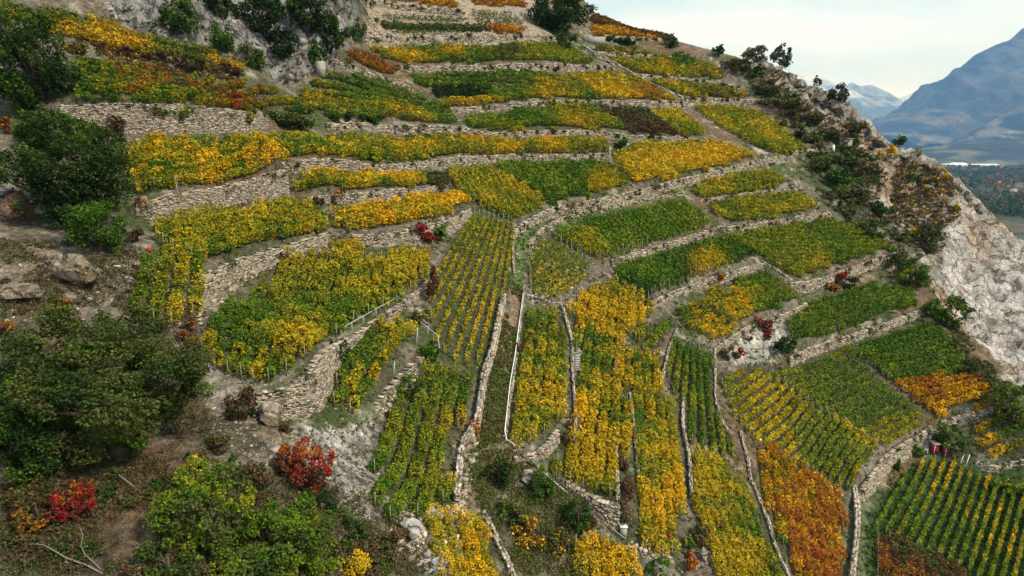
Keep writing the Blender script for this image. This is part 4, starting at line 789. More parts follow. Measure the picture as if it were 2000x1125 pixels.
SHR = [
 (228,240,24,16,'b5h2','brown bush hanging on the long high wall, upper one'),(212,258,32,12,'b4v3','brown and green bush low on the long high wall'),
 (318,218,28,14,'v4r2m2','mat of vine leaves over the top of the long high wall'),(355,222,18,16,'m4k2','green vine leaves beside the mat on the long high wall'),
 (575,232,58,24,'v4g4m2','broad olive bush over the end of the long high wall'),(490,228,18,20,'v3k3','hanging yellow green bush near the broad olive bush'),
 (660,232,12,10,'d4g3','first dark bush hanging on the overgrown wall'),(682,236,12,12,'d4g3','second dark bush hanging on the overgrown wall'),(706,234,10,10,'d4g3','third dark bush hanging on the overgrown wall'),(730,236,13,14,'d5g3','largest black green bush hanging on the overgrown wall'),
 (205,95,14,10,'b6','brown bush on the bank, nearest the dark oak'),(242,102,14,10,'b6','brown bush on the bank, second from the dark oak'),(300,108,30,10,'b6h1','long brown bush in the middle of the bank'),(370,125,34,13,'v4b3','olive brown bush at the right of the bank'),(452,135,20,12,'b5','brown bush on the end wall under the orange strip'),
 (150,95,20,14,'o3v3','orange flecked bush by the dark corner oak'),(8,245,14,22,'r3b4','rust red bush at the left edge'),
 (372,648,22,24,'b6r1','dark maroon bush left of the big leafy plot'),(478,792,32,34,'b4d3g2','brown black bush left of the bastion'),(605,748,12,12,'b6','brown tuft on the face of the bastion'),(770,808,18,14,'b5','brown bush on the rubble below the three row plot'),
 (665,678,24,26,'g4m3b1','green bush beside the bastion corner'),(795,760,20,26,'m5g4','ivy green bush below the three row plot'),(838,692,22,26,'g4m4','green bush above the bottom centre plot'),(820,618,22,22,'m4k2b1','leafy bush at the head of the three row plot'),
 (845,560,12,36,'b5r1','tall brown bush left of the striped plot'),(552,502,13,12,'b6','round brown bush on the broken wall'),(620,392,16,9,'b6','brown bush at the left of the middle left wall'),(652,392,9,10,'b6','smaller brown bush on the middle left wall'),
 (722,381,7,10,'d5','left dark bush on the middle left wall'),(738,377,8,8,'d5g2','right dark bush on the middle left wall'),(665,378,10,6,'r5','rust orange tuft on the middle left wall'),
 (830,455,24,24,'b6R1','red and black bush before the curved wall'),(862,455,20,18,'g4m3','dark green bush next to the red and black bush'),
 (1405,540,9,14,'b4r2','brown bush hanging on the wall under the golden spot'),(1640,545,14,12,'R2b5','dark red bush before the wall at right'),(1660,555,18,12,'b4g3','brown green bush beside the dark red bush'),(1625,560,16,9,'R1b3r1','low red bush before the wall at right'),
 (1440,690,12,11,'R4b2','bright red bush on the rock outcrop'),(1420,692,18,14,'g3b3','green brown bush beside the bright red bush'),(1462,662,8,7,'R2b3','small red bush on the rock outcrop'),(1490,632,20,10,'b4R2v2','reddish brown bush under the pale wall'),(1500,645,10,8,'R2b3','red tuft under the pale wall'),(1530,672,22,20,'d4g3','dark bush right of the rock outcrop'),(1502,655,12,10,'R2b3','crimson tuft by the dark bush'),
 (926,835,10,16,'R2r5','orange red bush on the crumbling wall'),(975,625,8,10,'r4o2','orange bush at the top of the crumbling wall'),(1012,678,10,12,'b5','maroon bush beside the thin low wall'),(1110,825,11,16,'r4o2b2','orange bush at the end of the steps wall'),(1110,860,14,14,'b6','brown bush below the steps wall'),
 (1215,900,14,24,'b5h3','reddish brown bush in the scrub gap, uppermost'),(1222,950,14,28,'b5r1','reddish brown bush in the scrub gap, middle'),(1220,1000,14,24,'b4h4','reddish brown bush in the scrub gap, lowest'),
 (1352,1095,14,22,'r4R1b2','rust red bush at the bottom right of the red ball stake'),(1370,1050,18,26,'b4v3','brown bush below the thin white wall'),(1345,1060,12,16,'k4m3','yellow green bush beside the brown bush at the bottom'),
 (1210,1120,22,18,'m4v2','green tuft at the bottom edge'),(1280,1108,30,18,'m5g3','green bush below the rough stone edge'),
 (1040,1040,34,28,'b3o2v3','orange brown scrub in the gully'),(1085,1060,26,30,'v4o1b2','olive scrub in the gully'),(1000,1000,28,26,'v4m2h2','grey green scrub in the gully'),(1150,1020,16,14,'b5d2','black brown bush below the squared wall end'),
 (1480,112,32,20,'h4v3w2','twiggy grey brown thicket on the skyline rocks'),(1440,128,26,16,'h4v3b2','grey thicket left of the skyline rocks'),(1500,170,30,18,'v3g3h2','grey green thicket under the skyline rocks'),(1540,205,34,18,'v4h3','long thicket above the golden wedge'),(1580,235,30,16,'h4v3w2','brown thicket on the ridge side'),(1620,262,26,14,'g3v3h1','green thicket on the ridge near the white post'),(1668,250,24,12,'h4v3b2','dry thicket on the upper ridge'),
 (1600,320,30,22,'v4g3b2','olive scrub right of the small wedge of vines'),(1640,350,26,26,'g5m3','green scrub in the ridge dip'),(1690,330,28,22,'h4v3w2','brown scrub over the rocks'),(1670,385,26,18,'v3b2g3','olive scrub lower in the ridge dip'),(1725,420,22,22,'g3v3b2','olive scrub at the edge of the cliff'),(1700,440,30,14,'g4m3v2','green scrub above the even plot'),(1752,455,24,16,'v4g3h1','grey scrub above the airy tree'),(1755,512,26,20,'g4v3','green scrub between wall end and cliff'),
 (1738,300,10,14,'o5y3','bright orange bush on top of the cliff'),(1792,296,9,11,'o4k3','second orange bush on the ridge edge'),(1842,340,10,16,'o6y3','orange flame shaped bush on the cliff'),(1718,306,8,8,'y4k3','yellow bush on top of the cliff'),(1868,405,7,7,'o4k3','small orange bush in the middle of the cliff'),(1790,345,8,12,'m4v3','green bush on the upper cliff'),(1815,352,9,7,'v4m2','olive tuft on the upper cliff'),(1755,280,12,12,'g4m3','green bush on the ridge edge before the mountains'),(1783,455,14,12,'o4k3','orange bush beside the airy tree'),(1890,605,10,9,'v4h2','dry bush at the foot of the cliff'),
 (1890,715,22,18,'v4g3','dark scrub on the edge right of the green rows'),(1925,745,16,18,'g4v3','scrub on the edge right of the orange rows'),(1870,680,14,16,'v4h2g2','scrub below the green oak at the cliff'),
 (1790,880,18,12,'g5m3','low green bush left of the red huts'),(1750,905,16,12,'g4k2','green bush at the foot of the grey wall'),(1960,945,26,14,'m5k2','green bush below the white curved wall'),(1990,960,22,14,'m4k3','yellow green bush in the right corner slope'),
 (275,395,9,12,'h4t2','dry tuft on the ochre rock'),(262,460,18,16,'b4g3','brown bush left of the green and yellow vines'),(120,600,22,20,'b3r2g2','reddish bush below the tilted rock slab'),(30,560,22,20,'b4g3','brown bush on the left bank'),(10,640,22,18,'r3b3','red brown bush at the left edge'),(300,640,20,14,'v3g3','grey green tuft above the huge oak'),
 (735,705,14,8,'g4','dark tuft in the small three row plot'),(640,985,20,30,'d3g4','dark green bush below the grey rock slope'),(760,1050,40,26,'v4b3h1','brown olive scrub left of the white boulder'),(700,1040,26,30,'g4v4b1','dark scrub above the small orange maple'),(500,930,34,34,'v4b3h2','dry scrub left of the crimson bush'),(430,870,26,20,'b4v3','brown scrub right of the huge oak'),(560,835,18,10,'b4v2','brown scrub under the bastion'),
 (1270,268,9,7,'d4g4','small dark bush on the clean curved wall'),(1335,268,8,7,'b4r2','brown tuft on the clean curved wall'),(1085,132,9,8,'b5','brown bush on the straight upper wall'),(1222,82,30,7,'g5d2','long dark hedge bush below the orange strip'),(1185,75,12,7,'g4d3','dark hedge bush beside the pale kerb'),
]
for (u, v, rx, ry, mix, lab) in SHR: shrub(u, v, rx, ry, mix, lab, blobs=6 if rx < 15 else 12)

# ---------------------------------------------------------------- ground cover (uncountable tufts and loose stones)
def scatter(poly, n, mix, hgt, name, lab, cat, seed):
    r = np.random.default_rng(seed); p = np.array(poly, float); lo = p.min(0); hi = p.max(0)
    q = r.uniform(lo, hi, (n*3, 2)); q = q[inpoly(q[:, 0], q[:, 1], poly)][:n]
    W, d = cast(q[:, 0], q[:, 1]); ok = (d < 320) & (fbm(W[:, 0]/4, W[:, 1]/4, 3) > .34); W = W[ok]; d = d[ok]; W[:, 2] = hz(W[:, 0], W[:, 1])
    K = 9 if hgt < .2 else 13; P = np.repeat(W, K, 0); D = np.repeat(d, K); s = np.maximum(.12, 1.9*D/682); sz = np.repeat(r.uniform(.4, 1.3, len(W)), K)*hgt
    th = r.uniform(0, 6.28, len(P)); rr = np.sqrt(r.random(len(P)))*np.maximum(sz, s); P = P+np.stack([np.cos(th)*rr, np.sin(th)*rr, r.uniform(0, 1, len(P))*sz*.8], -1)
    t = np.repeat(r.random(len(W)), K)+r.normal(0, .1, len(P)); c = pick(mix, np.clip(t, 0, .999))*r.uniform(.6, 1.3, (len(P), 1))
    V, Fc = leaftris(P, s, .4, r); tag(mesh(name, V, Fc, M_needle, col=np.repeat(c, 3, 0)), lab, cat, kind='stuff')
def rubble(poly, n, size, lab, seed, tone=1.0):
    r = np.random.default_rng(seed); p = np.array(poly, float); q = r.uniform(p.min(0), p.max(0), (n*3, 2)); q = q[inpoly(q[:, 0], q[:, 1], poly)][:n]
    W, d = cast(q[:, 0], q[:, 1]); n = len(W); W[:, 2] = hz(W[:, 0], W[:, 1])+.03; s = np.maximum(r.lognormal(0, .5, n)*size, .5*d/682)
    a = r.normal(size=(n, 3)); a[:, 2] *= .4; a /= np.linalg.norm(a, axis=1)[:, None]; b = np.cross(a, [0, 0, 1]); b /= np.linalg.norm(b, axis=1)[:, None]; u = np.cross(b, a)
    v, f = boxes(W, a*s[:, None], b*(s*.75)[:, None], u*(s*.5)[:, None], .5, seed); tag(mesh('loose_stones', v, f, M_stone, col=np.repeat(stonecol(n, r)*tone, 8, 0)), lab, 'stones', kind='stuff')
scatter([(0,470),(260,480),(380,620),(400,760),(420,900),(640,940),(800,1010),(850,1125),(0,1125)], 6500, 'v4g3b4h3', .5, 'ground_cover', 'dry scrub and grass on the wild bank at the lower left', 'scrub', 1)
scatter([(900,880),(1010,880),(1150,980),(1115,1125),(990,1125),(940,1000)], 1300, 'v4m3b2h2', .5, 'ground_cover', 'weeds and grass covering the gully at the bottom centre', 'scrub', 2)
scatter([(1400,115),(1560,150),(1700,260),(1740,300),(1720,400),(1800,480),(1820,570),(1760,520),(1620,410),(1560,310),(1600,280),(1480,180)], 1700, 'v4h5w4t2', .55, 'ground_cover', 'dry bushes and grass along the rocky right ridge', 'scrub', 3)
scatter([(200,0),(420,0),(700,0),(715,60),(640,140),(560,170),(520,150),(400,90),(200,40)], 450, 'v3g3b3h2', .7, 'ground_cover', 'scrub clinging to the cliff at the top left', 'scrub', 4)
scatter([(960,720),(1003,560),(1024,560),(985,860),(930,880)], 900, 'm3v3h2b1', .22, 'ground_cover', 'short grass and weeds on the steep track', 'grass', 5)
scatter([(150,70),(480,140),(470,160),(300,140),(150,120)], 500, 'v3b4h2o1', .5, 'ground_cover', 'brown weeds on the bank between the two left strips', 'scrub', 6)
scatter([(1820,580),(1870,640),(1985,770),(2000,840),(1960,800),(1880,690)], 700, 'v4g2h3', .5, 'ground_cover', 'weeds on the edge between vineyard and cliff', 'scrub', 7)
scatter([(1740,300),(1850,340),(1900,400),(1800,480),(1740,430)], 800, 'v3b2h3o1', .6, 'ground_cover', 'scattered tufts on the upper cliff', 'scrub', 8)
scatter([(1000,470),(1080,410),(1340,352),(1340,372),(1060,444),(1025,490),(1020,560),(1003,560)], 700, 'm4l1v2', .15, 'ground_cover', 'grass along the main path', 'grass', 9)
scatter([(1690,1000),(1780,905),(2000,960),(2000,1125),(1690,1125)], 1800, 'g5m3', .12, 'ground_cover', 'dark mown grass between the thin rows', 'grass', 10)
r_u = np.random.default_rng(77); UZ = [(0,880),(300,900),(420,870),(560,900),(700,1010),(860,1125),(0,1125)]; kk = 0
for _ in range(400):
    u, v = r_u.uniform(0, 860), r_u.uniform(880, 1120)
    if inpoly(np.array([u]), np.array([v]), UZ)[0] and kk < 60:
        q5 = int(r_u.integers(5)); q3 = 0 if u < 260 else 1 if u < 560 else 2; shrub(u, v, r_u.uniform(12, 30), r_u.uniform(10, 22), ['g4v4b1', 'v4h3b2', 'b4h3v2', 'g4m3v2', 'v5g3'][q5], 'low '+['dark green', 'straw and olive', 'rusty brown', 'fresh green', 'plain olive'][q5]+' bush '+['around the scarlet bush at lower left', 'around the yellow green maple', 'below the grey rock slope'][q3], group='low bushes covering the lower left bank', blobs=6); kk += 1
RZ = [(1430,125),(1480,140),(1560,190),(1700,290),(1720,400),(1800,480),(1760,500),(1620,400),(1590,310),(1480,190)]; kk = 0
for _ in range(900):
    u, v = r_u.uniform(1430, 1800), r_u.uniform(120, 500)
    if inpoly(np.array([u]), np.array([v]), RZ)[0] and kk < 70:
        q5 = int(r_u.integers(5)); q3 = 0 if v < 220 else 1 if v < 330 else 2; shrub(u, v, r_u.uniform(8, 20), r_u.uniform(7, 14), ['g4v4m1', 'v4h4b1', 'h4v3w2', 'm3v4', 'v5g3'][q5], 'small '+['dark green', 'straw and olive', 'pale grey', 'yellowish green', 'plain olive'][q5]+' bush '+['high on the rocky right ridge', 'beside the little shed on the ridge', 'low on the ridge above the white cliff'][q3], group='dry bushes scattered over the right ridge', blobs=5); kk += 1
rubble([(380,690),(520,740),(520,850),(720,830),(740,1000),(640,950),(420,880)], 900, .06, 'pale rubble on the bank below the big leafy plot', 11, .75)
scatter([(230,380),(560,300),(900,300),(1200,290),(1550,290),(1830,560),(1990,800),(2000,1125),(560,1125),(560,850),(380,640)], 7000, 'v4m3h3', .16, 'ground_cover', 'short dry grass between the vineyard plots and along the walls', 'grass', 30)
rubble([(380,640),(560,300),(1200,290),(1550,290),(1830,560),(1990,800),(1700,960),(1600,1125),(640,1125),(560,850)], 2600, .05, 'small stones lying between the vineyard plots', 31)
rubble([(0,480),(260,480),(390,620),(300,640),(100,620),(0,640)], 500, .06, 'loose stones on the left bank', 12)
rubble([(930,1000),(760,1000),(760,1060),(840,1125),(900,1125)], 500, .14, 'white rubble round the big boulders', 13, 1.25)
rubble([(885,860),(935,850),(910,1000),(885,1000)], 350, .10, 'rubble along the crumbling wall', 14)
rubble([(370,560),(420,520),(640,470),(700,500),(560,500),(420,600),(390,640)], 700, .12, 'fallen stones along the broken wall', 15)
rubble([(740,810),(780,750),(830,700),(820,760),(770,800)], 350, .12, 'fallen stones below the three row plot', 16)
rubble([(1060,440),(1000,500),(1003,560),(1090,600),(1200,560),(1180,510)], 300, .10, 'loose stones round the bend of the path', 17)
rubble([(716,20),(905,30),(1030,50),(1080,70),(716,90)], 900, .16, 'stones on the bare terraces at the top', 18)

# ---------------------------------------------------------------- boulders and slabs
def rock(u, v, rx, ry, lab, colr, seed, squash=.8, tilt=0, name='boulder'):
    G, d = cast(u, v+ry*.8); d = float(d[0]); c = ray(u, v)*d; a, b = rx*d/F, ry*d/F
    import bmesh
    bm = bmesh.new(); bmesh.ops.create_icosphere(bm, subdivisions=4, radius=1)
    V = np.array([x.co[:] for x in bm.verts]); Fc = np.array([[x.index for x in f.verts] for f in bm.faces]); bm.free(); r = np.random.default_rng(seed)
    for k in range(20):                                  # cut facets
        n = r.normal(size=3); n /= np.linalg.norm(n); off = r.uniform(.38, .8); dd_ = V@n-off; V -= np.clip(dd_, 0, None)[:, None]*n
    V += (fbm(V[:, 0]*3+seed, V[:, 1]*3+V[:, 2]*2, 4)-.5)[:, None]*.16*V
    ct, st = math.cos(tilt), math.sin(tilt); V = V*[a*1.25, (a+b)*.5*squash*1.25, b*1.25]; V = np.stack([V[:, 0]*ct-V[:, 2]*st, V[:, 1], V[:, 0]*st+V[:, 2]*ct], -1)
    if name == 'rock_slab': V[:, 2] += .10*b*np.sign(np.sin(V[:, 2]*9/b+V[:, 0]/a*1.5))*1.0; V[:, 0] += .08*a*np.sin(V[:, 2]*14/b)
    z0 = float(hz(c[:1], c[1:2])[0]); c[2] = max(min(c[2], z0+b*.8), z0+b*.2)
    col = np.array(colr)*(.75+.5*fbm(V[:, 0]*2, V[:, 2]*2, 3))[:, None]
    o = mesh(name, V, Fc, M_rock, col=col, smooth=False); o.location = tuple(map(float, c)); tag(o, lab, 'boulder' if name == 'boulder' else 'rock')
rock(806,1035,22,30,'large white boulder leaning beside the golden vines',(.62,.6,.55),1,.8,.5)
rock(860,1105,24,22,'grey boulder at the bottom edge below the white boulder',(.42,.43,.44),2)
rock(832,1088,10,9,'small grey boulder touching the bottom edge boulder',(.38,.39,.4),3)
rock(783,1030,7,10,'small pale stone left of the large white boulder',(.5,.48,.44),4)
rock(148,535,62,34,'tilted ochre rock slab below the green oak bough',(.36,.30,.20),5,.7,-.25,'rock_slab')
rock(118,520,34,26,'paler upper layer of the tilted rock slab',(.40,.35,.26),6,.6,-.25,'rock_slab')
rock(22,410,34,34,'red brown layered rock at the left edge',(.30,.19,.13),7,.8,0,'rock_slab')
rock(10,375,26,14,'pale cap rock at the left edge',(.42,.38,.31),8,.8,0,'rock_slab')
rock(20,575,48,20,'flat beige rock on the left bank',(.38,.32,.25),9,.8,.1,'rock_slab')
rock(278,402,13,17,'orange ochre rock at the end of the tall pale wall',(.46,.28,.14),10,.7)
rock(340,490,18,8,'long grey stone above the yellow vine clump',(.40,.39,.36),11,.7,-.4)
rock(254,548,12,9,'round pale stone left of the yellow vine clump',(.44,.40,.37),12)
rock(275,522,18,12,'reddish pale stone beside the red ball stake',(.45,.34,.28),13)
rock(530,810,20,30,'ochre streaked rock under the left foot of the bastion',(.42,.36,.28),14,.8)
rock(572,838,18,9,'flat white stone on the bank under the bastion',(.5,.48,.44),15)
rock(502,798,8,10,'pale stone beside the brown black bush',(.48,.45,.4),16)
rock(535,562,14,7,'white stone among the vines of the big leafy plot',(.6,.57,.5),17,.7,-.4)
rock(350,634,8,6,'white stone beside the dark maroon bush',(.55,.52,.47),18)
rock(1028,930,18,16,'pale rock below the curved stone bank',(.5,.45,.38),19)
rock(912,870,16,20,'ochre rock on the rough end of the crumbling wall',(.48,.40,.29),20)
rock(1130,690,8,7,'pale stone next to the steep steps',(.52,.48,.4),22)
rock(1375,1085,9,20,'pale rock at the bottom beside the rust red bush',(.5,.45,.38),23)
rock(1470,132,12,9,'first jagged crag from the left along the ridge crest',(.36,.33,.28),60,.8,0.30)
rock(1492,126,16,11,'second jagged crag from the left along the ridge crest',(.36,.33,.28),61,.8,-0.30)
rock(1512,136,14,10,'third jagged crag from the left along the ridge crest',(.36,.33,.28),62,.8,0.30)
rock(1545,152,16,12,'fourth jagged crag from the left along the ridge crest',(.36,.33,.28),63,.8,-0.30)
rock(1562,162,12,12,'fifth jagged crag from the left along the ridge crest',(.36,.33,.28),64,.8,0.30)
rock(1583,176,15,10,'sixth jagged crag from the left along the ridge crest',(.36,.33,.28),65,.8,-0.30)
rock(1606,190,13,12,'seventh jagged crag from the left along the ridge crest',(.36,.33,.28),66,.8,0.30)
rock(1630,207,16,12,'eighth jagged crag from the left along the ridge crest',(.36,.33,.28),67,.8,-0.30)
rock(1652,222,14,12,'ninth jagged crag from the left along the ridge crest',(.36,.33,.28),68,.8,0.30)
rock(1678,242,16,13,'tenth jagged crag from the left along the ridge crest',(.36,.33,.28),69,.8,-0.30)
rock(1700,260,14,12,'eleventh jagged crag from the left along the ridge crest',(.36,.33,.28),70,.8,0.30)
rock(1722,279,16,12,'twelfth jagged crag from the left along the ridge crest',(.36,.33,.28),71,.8,-0.30)
rock(1745,294,12,10,'thirteenth jagged crag from the left along the ridge crest',(.36,.33,.28),72,.8,0.30)
rock(1770,304,14,9,'fourteenth jagged crag from the left along the ridge crest',(.36,.33,.28),73,.8,-0.30)
rock(1812,322,14,10,'fifteenth jagged crag from the left along the ridge crest',(.36,.33,.28),74,.8,0.30)
rock(1838,338,13,10,'sixteenth jagged crag from the left along the ridge crest',(.36,.33,.28),75,.8,-0.30)
rock(1866,359,14,11,'seventeenth jagged crag from the left along the ridge crest',(.36,.33,.28),76,.8,0.30)
rock(1890,382,13,12,'eighteenth jagged crag from the left along the ridge crest',(.36,.33,.28),77,.8,-0.30)
rock(1912,406,14,12,'nineteenth jagged crag from the left along the ridge crest',(.36,.33,.28),78,.8,0.30)
rock(1935,432,14,11,'twentieth jagged crag from the left along the ridge crest',(.36,.33,.28),79,.8,-0.30)
rock(590,1000-120,10,8,'flat stone on the grey rock slope',(.44,.42,.39),27)

# ---------------------------------------------------------------- small man-made things
def prism(name, c, size, mat, parent, col=None, rot=0):
    v, f = boxes(np.zeros((1, 3)), np.array([[size[0]/2*math.cos(rot), size[0]/2*math.sin(rot), 0]]), np.array([[-size[1]/2*math.sin(rot), size[1]/2*math.cos(rot), 0]]), np.array([[0, 0, size[2]/2]]))
    o = mesh(name, v, f, mat); o.parent = parent; o.location = c; return o
def ballstake(u, v, lab, mat, h=2.0, rb=.2):
    G, d = cast(u, v+h*F*cp/70 if False else v+24); c = ray(u, v)*d[0]; g = np.array([c[0], c[1], float(hz(c[:1], c[1:2])[0])]); h = max(1.2, c[2]-g[2])
    root = empty('marker_stake', tuple(map(float, g))); tag(root, lab, 'stake', 'stakes with coloured balls among the vines')
    vv, f = tube([(0, 0, -.2), (0, 0, h)], .03, 6); mesh('stake', vv, f, M_pale).parent = root
    import bmesh
    bm = bmesh.new(); bmesh.ops.create_uvsphere(bm, u_segments=12, v_segments=8, radius=rb); me = bpy.data.meshes.new('ball'); bm.to_mesh(me); bm.free(); me.materials.append(mat)
    o = bpy.data.objects.new('ball', me); COL.objects.link(o); o.parent = root; o.location = (0, 0, h)
ballstake(292,493,'red ball on a stake in the yellow vine clump at left', M_red, rb=.24)
ballstake(1308,1050,'red ball on a stake at the foot of a yellow plot', M_red, rb=.2)
ballstake(127,240,'yellow ball on a stake before the long high wall', M_yel, rb=.35)
ballstake(1485,859,'small yellow ball on a stake above the orange vineyard', M_yel, rb=.2)
# steps
def steps(lab, pl, wdt, n):
    q = dens(pl, 4); P, d = cast(q[:, 0], q[:, 1]); P[:, 0] = smooth1(P[:, 0], 3); P[:, 1] = smooth1(P[:, 1], 3); P[:, 2] = hz(P[:, 0], P[:, 1]); s = np.r_[0, np.cumsum(np.hypot(*np.diff(P[:, :2], axis=0).T))]
    root = empty('stone_steps', tuple(map(float, P[0]))); tag(root, lab, 'steps'); t = np.linspace(0, s[-1], n); me = None
    for k in range(n):
        c = [float(np.interp(t[k], s, P[:, j])) for j in range(3)]
        o = prism('step', (c[0]-P[0, 0], c[1]-P[0, 1], c[2]-P[0, 2]+.12), (wdt, .34, .22), M_conc, root)
steps('steep narrow stone steps beside the low wall in the centre', [(1123,655),(1125,690),(1127,724)], 1.0, 16)
steps('dark narrow steps beside the two red huts', [(1822,842),(1812,862),(1804,886)], .9, 12)
steps('steps in the notch of the long pale wall', [(1696,640),(1686,655),(1678,664)], .8, 9)
# the two red huts
for (u, v, wd, lab) in [(1824,884,.85,'left small red hut with a pale roof below the grey wall'), (1846,888,.95,'right small red hut half hidden by the bushy green tree')]:
    G, d = cast(u, v); g = G[0]; root = empty('garden_hut', tuple(map(float, g))); tag(root, lab, 'hut')
    prism('wall', (0, 0, .7), (wd, .8, 1.6), M_red, root); o = prism('roof', (0, 0, 1.58), (wd+.25, 1.15, .12), M_conc, root); o.rotation_euler = (.15, 0, 0)
    dr = prism('door', (.08, -.425, .68), (.5, .05, 1.3), M_red, root); h_ = prism('handle', (.22, -.05, 0), (.06, .05, .12), M_metal, dr)
    prism('frame', (-.24, -.43, .7), (.06, .07, 1.34), M_white, root)
# railings, pipes and posts
def rail(lab, pl, h, name='railing', rad=.035, posts=True, cat='railing', mat=None):
    mat = mat or M_metal; q = np.array(pl, float); P, d = cast(q[:, 0], q[:, 1]); P[:, 2] = hz(P[:, 0], P[:, 1]); root = empty(name, tuple(map(float, P[0]))); tag(root, lab, cat)
    T = P+[0, 0, h]; v, f = tube(T, rad, 6); at_parent(mesh('rail', v, f, mat), root)
    if posts:
        for p in P: v, f = tube([p-[0, 0, .2], p+[0, 0, h]], rad, 5); at_parent(mesh('post', v, f, mat), root)
rail('thin metal handrail on the wall behind the bastion', [(668,660),(688,648),(710,636),(735,620),(760,606),(780,594)], .9)
rail('thin rail at the head of the bottom centre plot', [(816,640),(836,656),(856,672),(858,690)], .9)
rail('pale pipe lying along the thin low wall of the gully', [(1022,580),(1014,640),(1006,700),(996,760),(986,850),(990,868),(1010,880)], .5, 'water_pipe', .05, False, 'pipe', M_white)
rail('pale pipe crossing below the orange gold plot', [(1042,908),(1075,940),(1108,968)], .3, 'water_pipe', .05, False, 'pipe', M_white)
rail('wooden rail running down at the squared wall end', [(1190,1035),(1205,1050),(1222,1062)], .5, 'wooden_rail', .06, False, 'rail', M_pale)
rail('pale rails below the curved stone bank', [(1172-130,905),(1062,925)], .4, 'wooden_rail', .05, False, 'rail', M_pale)
rail('row of dark fence posts along the main wall top', [(1360,335),(1378,330),(1396,326),(1414,322),(1432,318),(1450,314),(1468,311),(1486,308)], 1.1, 'wire_fence', .04, True, 'fence', M_bark)
def pole(u, v0, v1, u1, lab, mat, rad=.05, name='pole'):
    G, d = cast(u, v0); g = G[0]; top = ray(u1, v1)*d[0]; root_v, f = tube([g-[0, 0, .2]-g, top-g], [rad, rad*.8], 6); o = mesh(name, root_v, f, mat); o.location = tuple(map(float, g)); tag(o, lab, 'pole')
pole(355,418,342,341,'slanting thin pole in front of the tall pale wall',M_pale,.06)
pole(1183,300,282,1182,'left pale post beside the small green tree',M_conc,.12,'concrete_post')
pole(1192,318,288,1191,'right pale post beside the small green tree',M_conc,.12,'concrete_post')
pole(1192,312,296,1184,'crossbar leaning between the two pale posts',M_conc,.08,'concrete_post')
pole(813,672,640,816,'blue grey stake at the end of the three loose rows',M_metal,.05,'stake')
pole(768,730,705,771,'thin stake in the lowest of the three loose rows',M_metal,.05,'stake')
pole(1628,296,283,1628,'white marker post on the ridge track',M_white,.35,'marker_post')
pole(885,1112,1098,886,'white tipped stake between the bottom boulders',M_white,.12,'marker_post')
for k, (u, v) in enumerate([(1875,898), (1886,900)]): pole(u, v+8, v-12, u+8, ('left' if k == 0 else 'right')+' pale leaning beam by the white curved wall', M_white, .07, 'beam')
G, d = cast(628, 146); o = mesh('concrete_block', *boxes(np.zeros((1, 3)), np.array([[.7, 0, 0]]), np.array([[0, .6, 0]]), np.array([[.0, 0, 1.3]]), .05), M_conc); o.location = tuple(map(float, G[0]+[0, 0, .9])); tag(o, 'pale concrete block at the foot of the cliff', 'block')
G, d = cast(1160, 84); o = mesh('concrete_block', *boxes(np.zeros((1, 3)), np.array([[3.0, 0, 0]]), np.array([[0, 1.0, 0]]), np.array([[.0, 0, .9]]), .05), M_conc); o.location = tuple(map(float, G[0]+[0, 0, .6])); tag(o, 'long flat concrete tank right of the big dark tree', 'tank')
G, d = cast(1217, 1047); root = empty('stone_trough', tuple(map(float, G[0]))); tag(root, 'small square pale block at the foot of the squared wall', 'block')
prism('base', (0, 0, .5), (.6, .55, 1.0), M_conc, root); prism('cap', (0, 0, 1.05), (.72, .66, .1), M_white, root)
# the shrine-like shed end on the ridge path
G, d = cast(1650, 290); root = empty('stone_shed', tuple(map(float, G[0]))); tag(root, 'tiny ruined stone shed on the ridge track', 'shed')
prism('wall', (0, 0, 1.1), (2.4, 2.0, 2.4), M_conc, root); prism('roof', (0, 0, 2.36), (2.8, 2.4, .14), M_pale, root); prism('door', (-.3, -1.02, .8), (.8, .06, 1.6), M_dark, root)
# dead branches
M_grey = solid('grey_bark', .9, 14, .45, .6, attr=False, color=(.17, .155, .135), bdist=.03)
def branch(lab, pl, rads, lift):
    P, d = [], []
    q = np.array(pl, float); G, dd_ = cast(q[:, 0], q[:, 1]+lift); P = ray(q[:, 0], q[:, 1])*np.median(dd_); root = empty('dead_branch', tuple(map(float, P[0]))); tag(root, lab, 'branch')
    v, f = tube(P, rads, 6); at_parent(mesh('limb', v, f, M_grey), root); return root, P
b, P = branch('forked bare grey branch at the bottom left edge', [(200,1120),(170,1104),(130,1090),(100,1072),(85,1064),(62,1062)], [.06,.055,.05,.035,.03,.02], 30)
v, f = tube([P[2], P[2]+[-.25, 0, -.6], P[2]+[-1.0, 0, -.75]], [.06, .05, .03], 5); at_parent(mesh('twig', v, f, M_grey), b)
branch('curved thin bare branch right of the forked one', [(205,1122),(185,1100),(165,1082),(158,1066),(162,1045),(155,1028)], [.045,.04,.035,.03,.025,.02], 30)
branch('straight fallen white pole below the huge oak', [(232,928),(255,945),(292,978)], [.06,.05,.03], 14)
b, P = branch('pale bare limb rising through the yellow green maple', [(352,1120),(362,1085),(375,1045),(380,1005)], [.12,.10,.07,.04], 20)
branch('second pale limb in the yellow green maple', [(400,1060),(415,1010),(430,975)], [.08,.06,.03], 30)
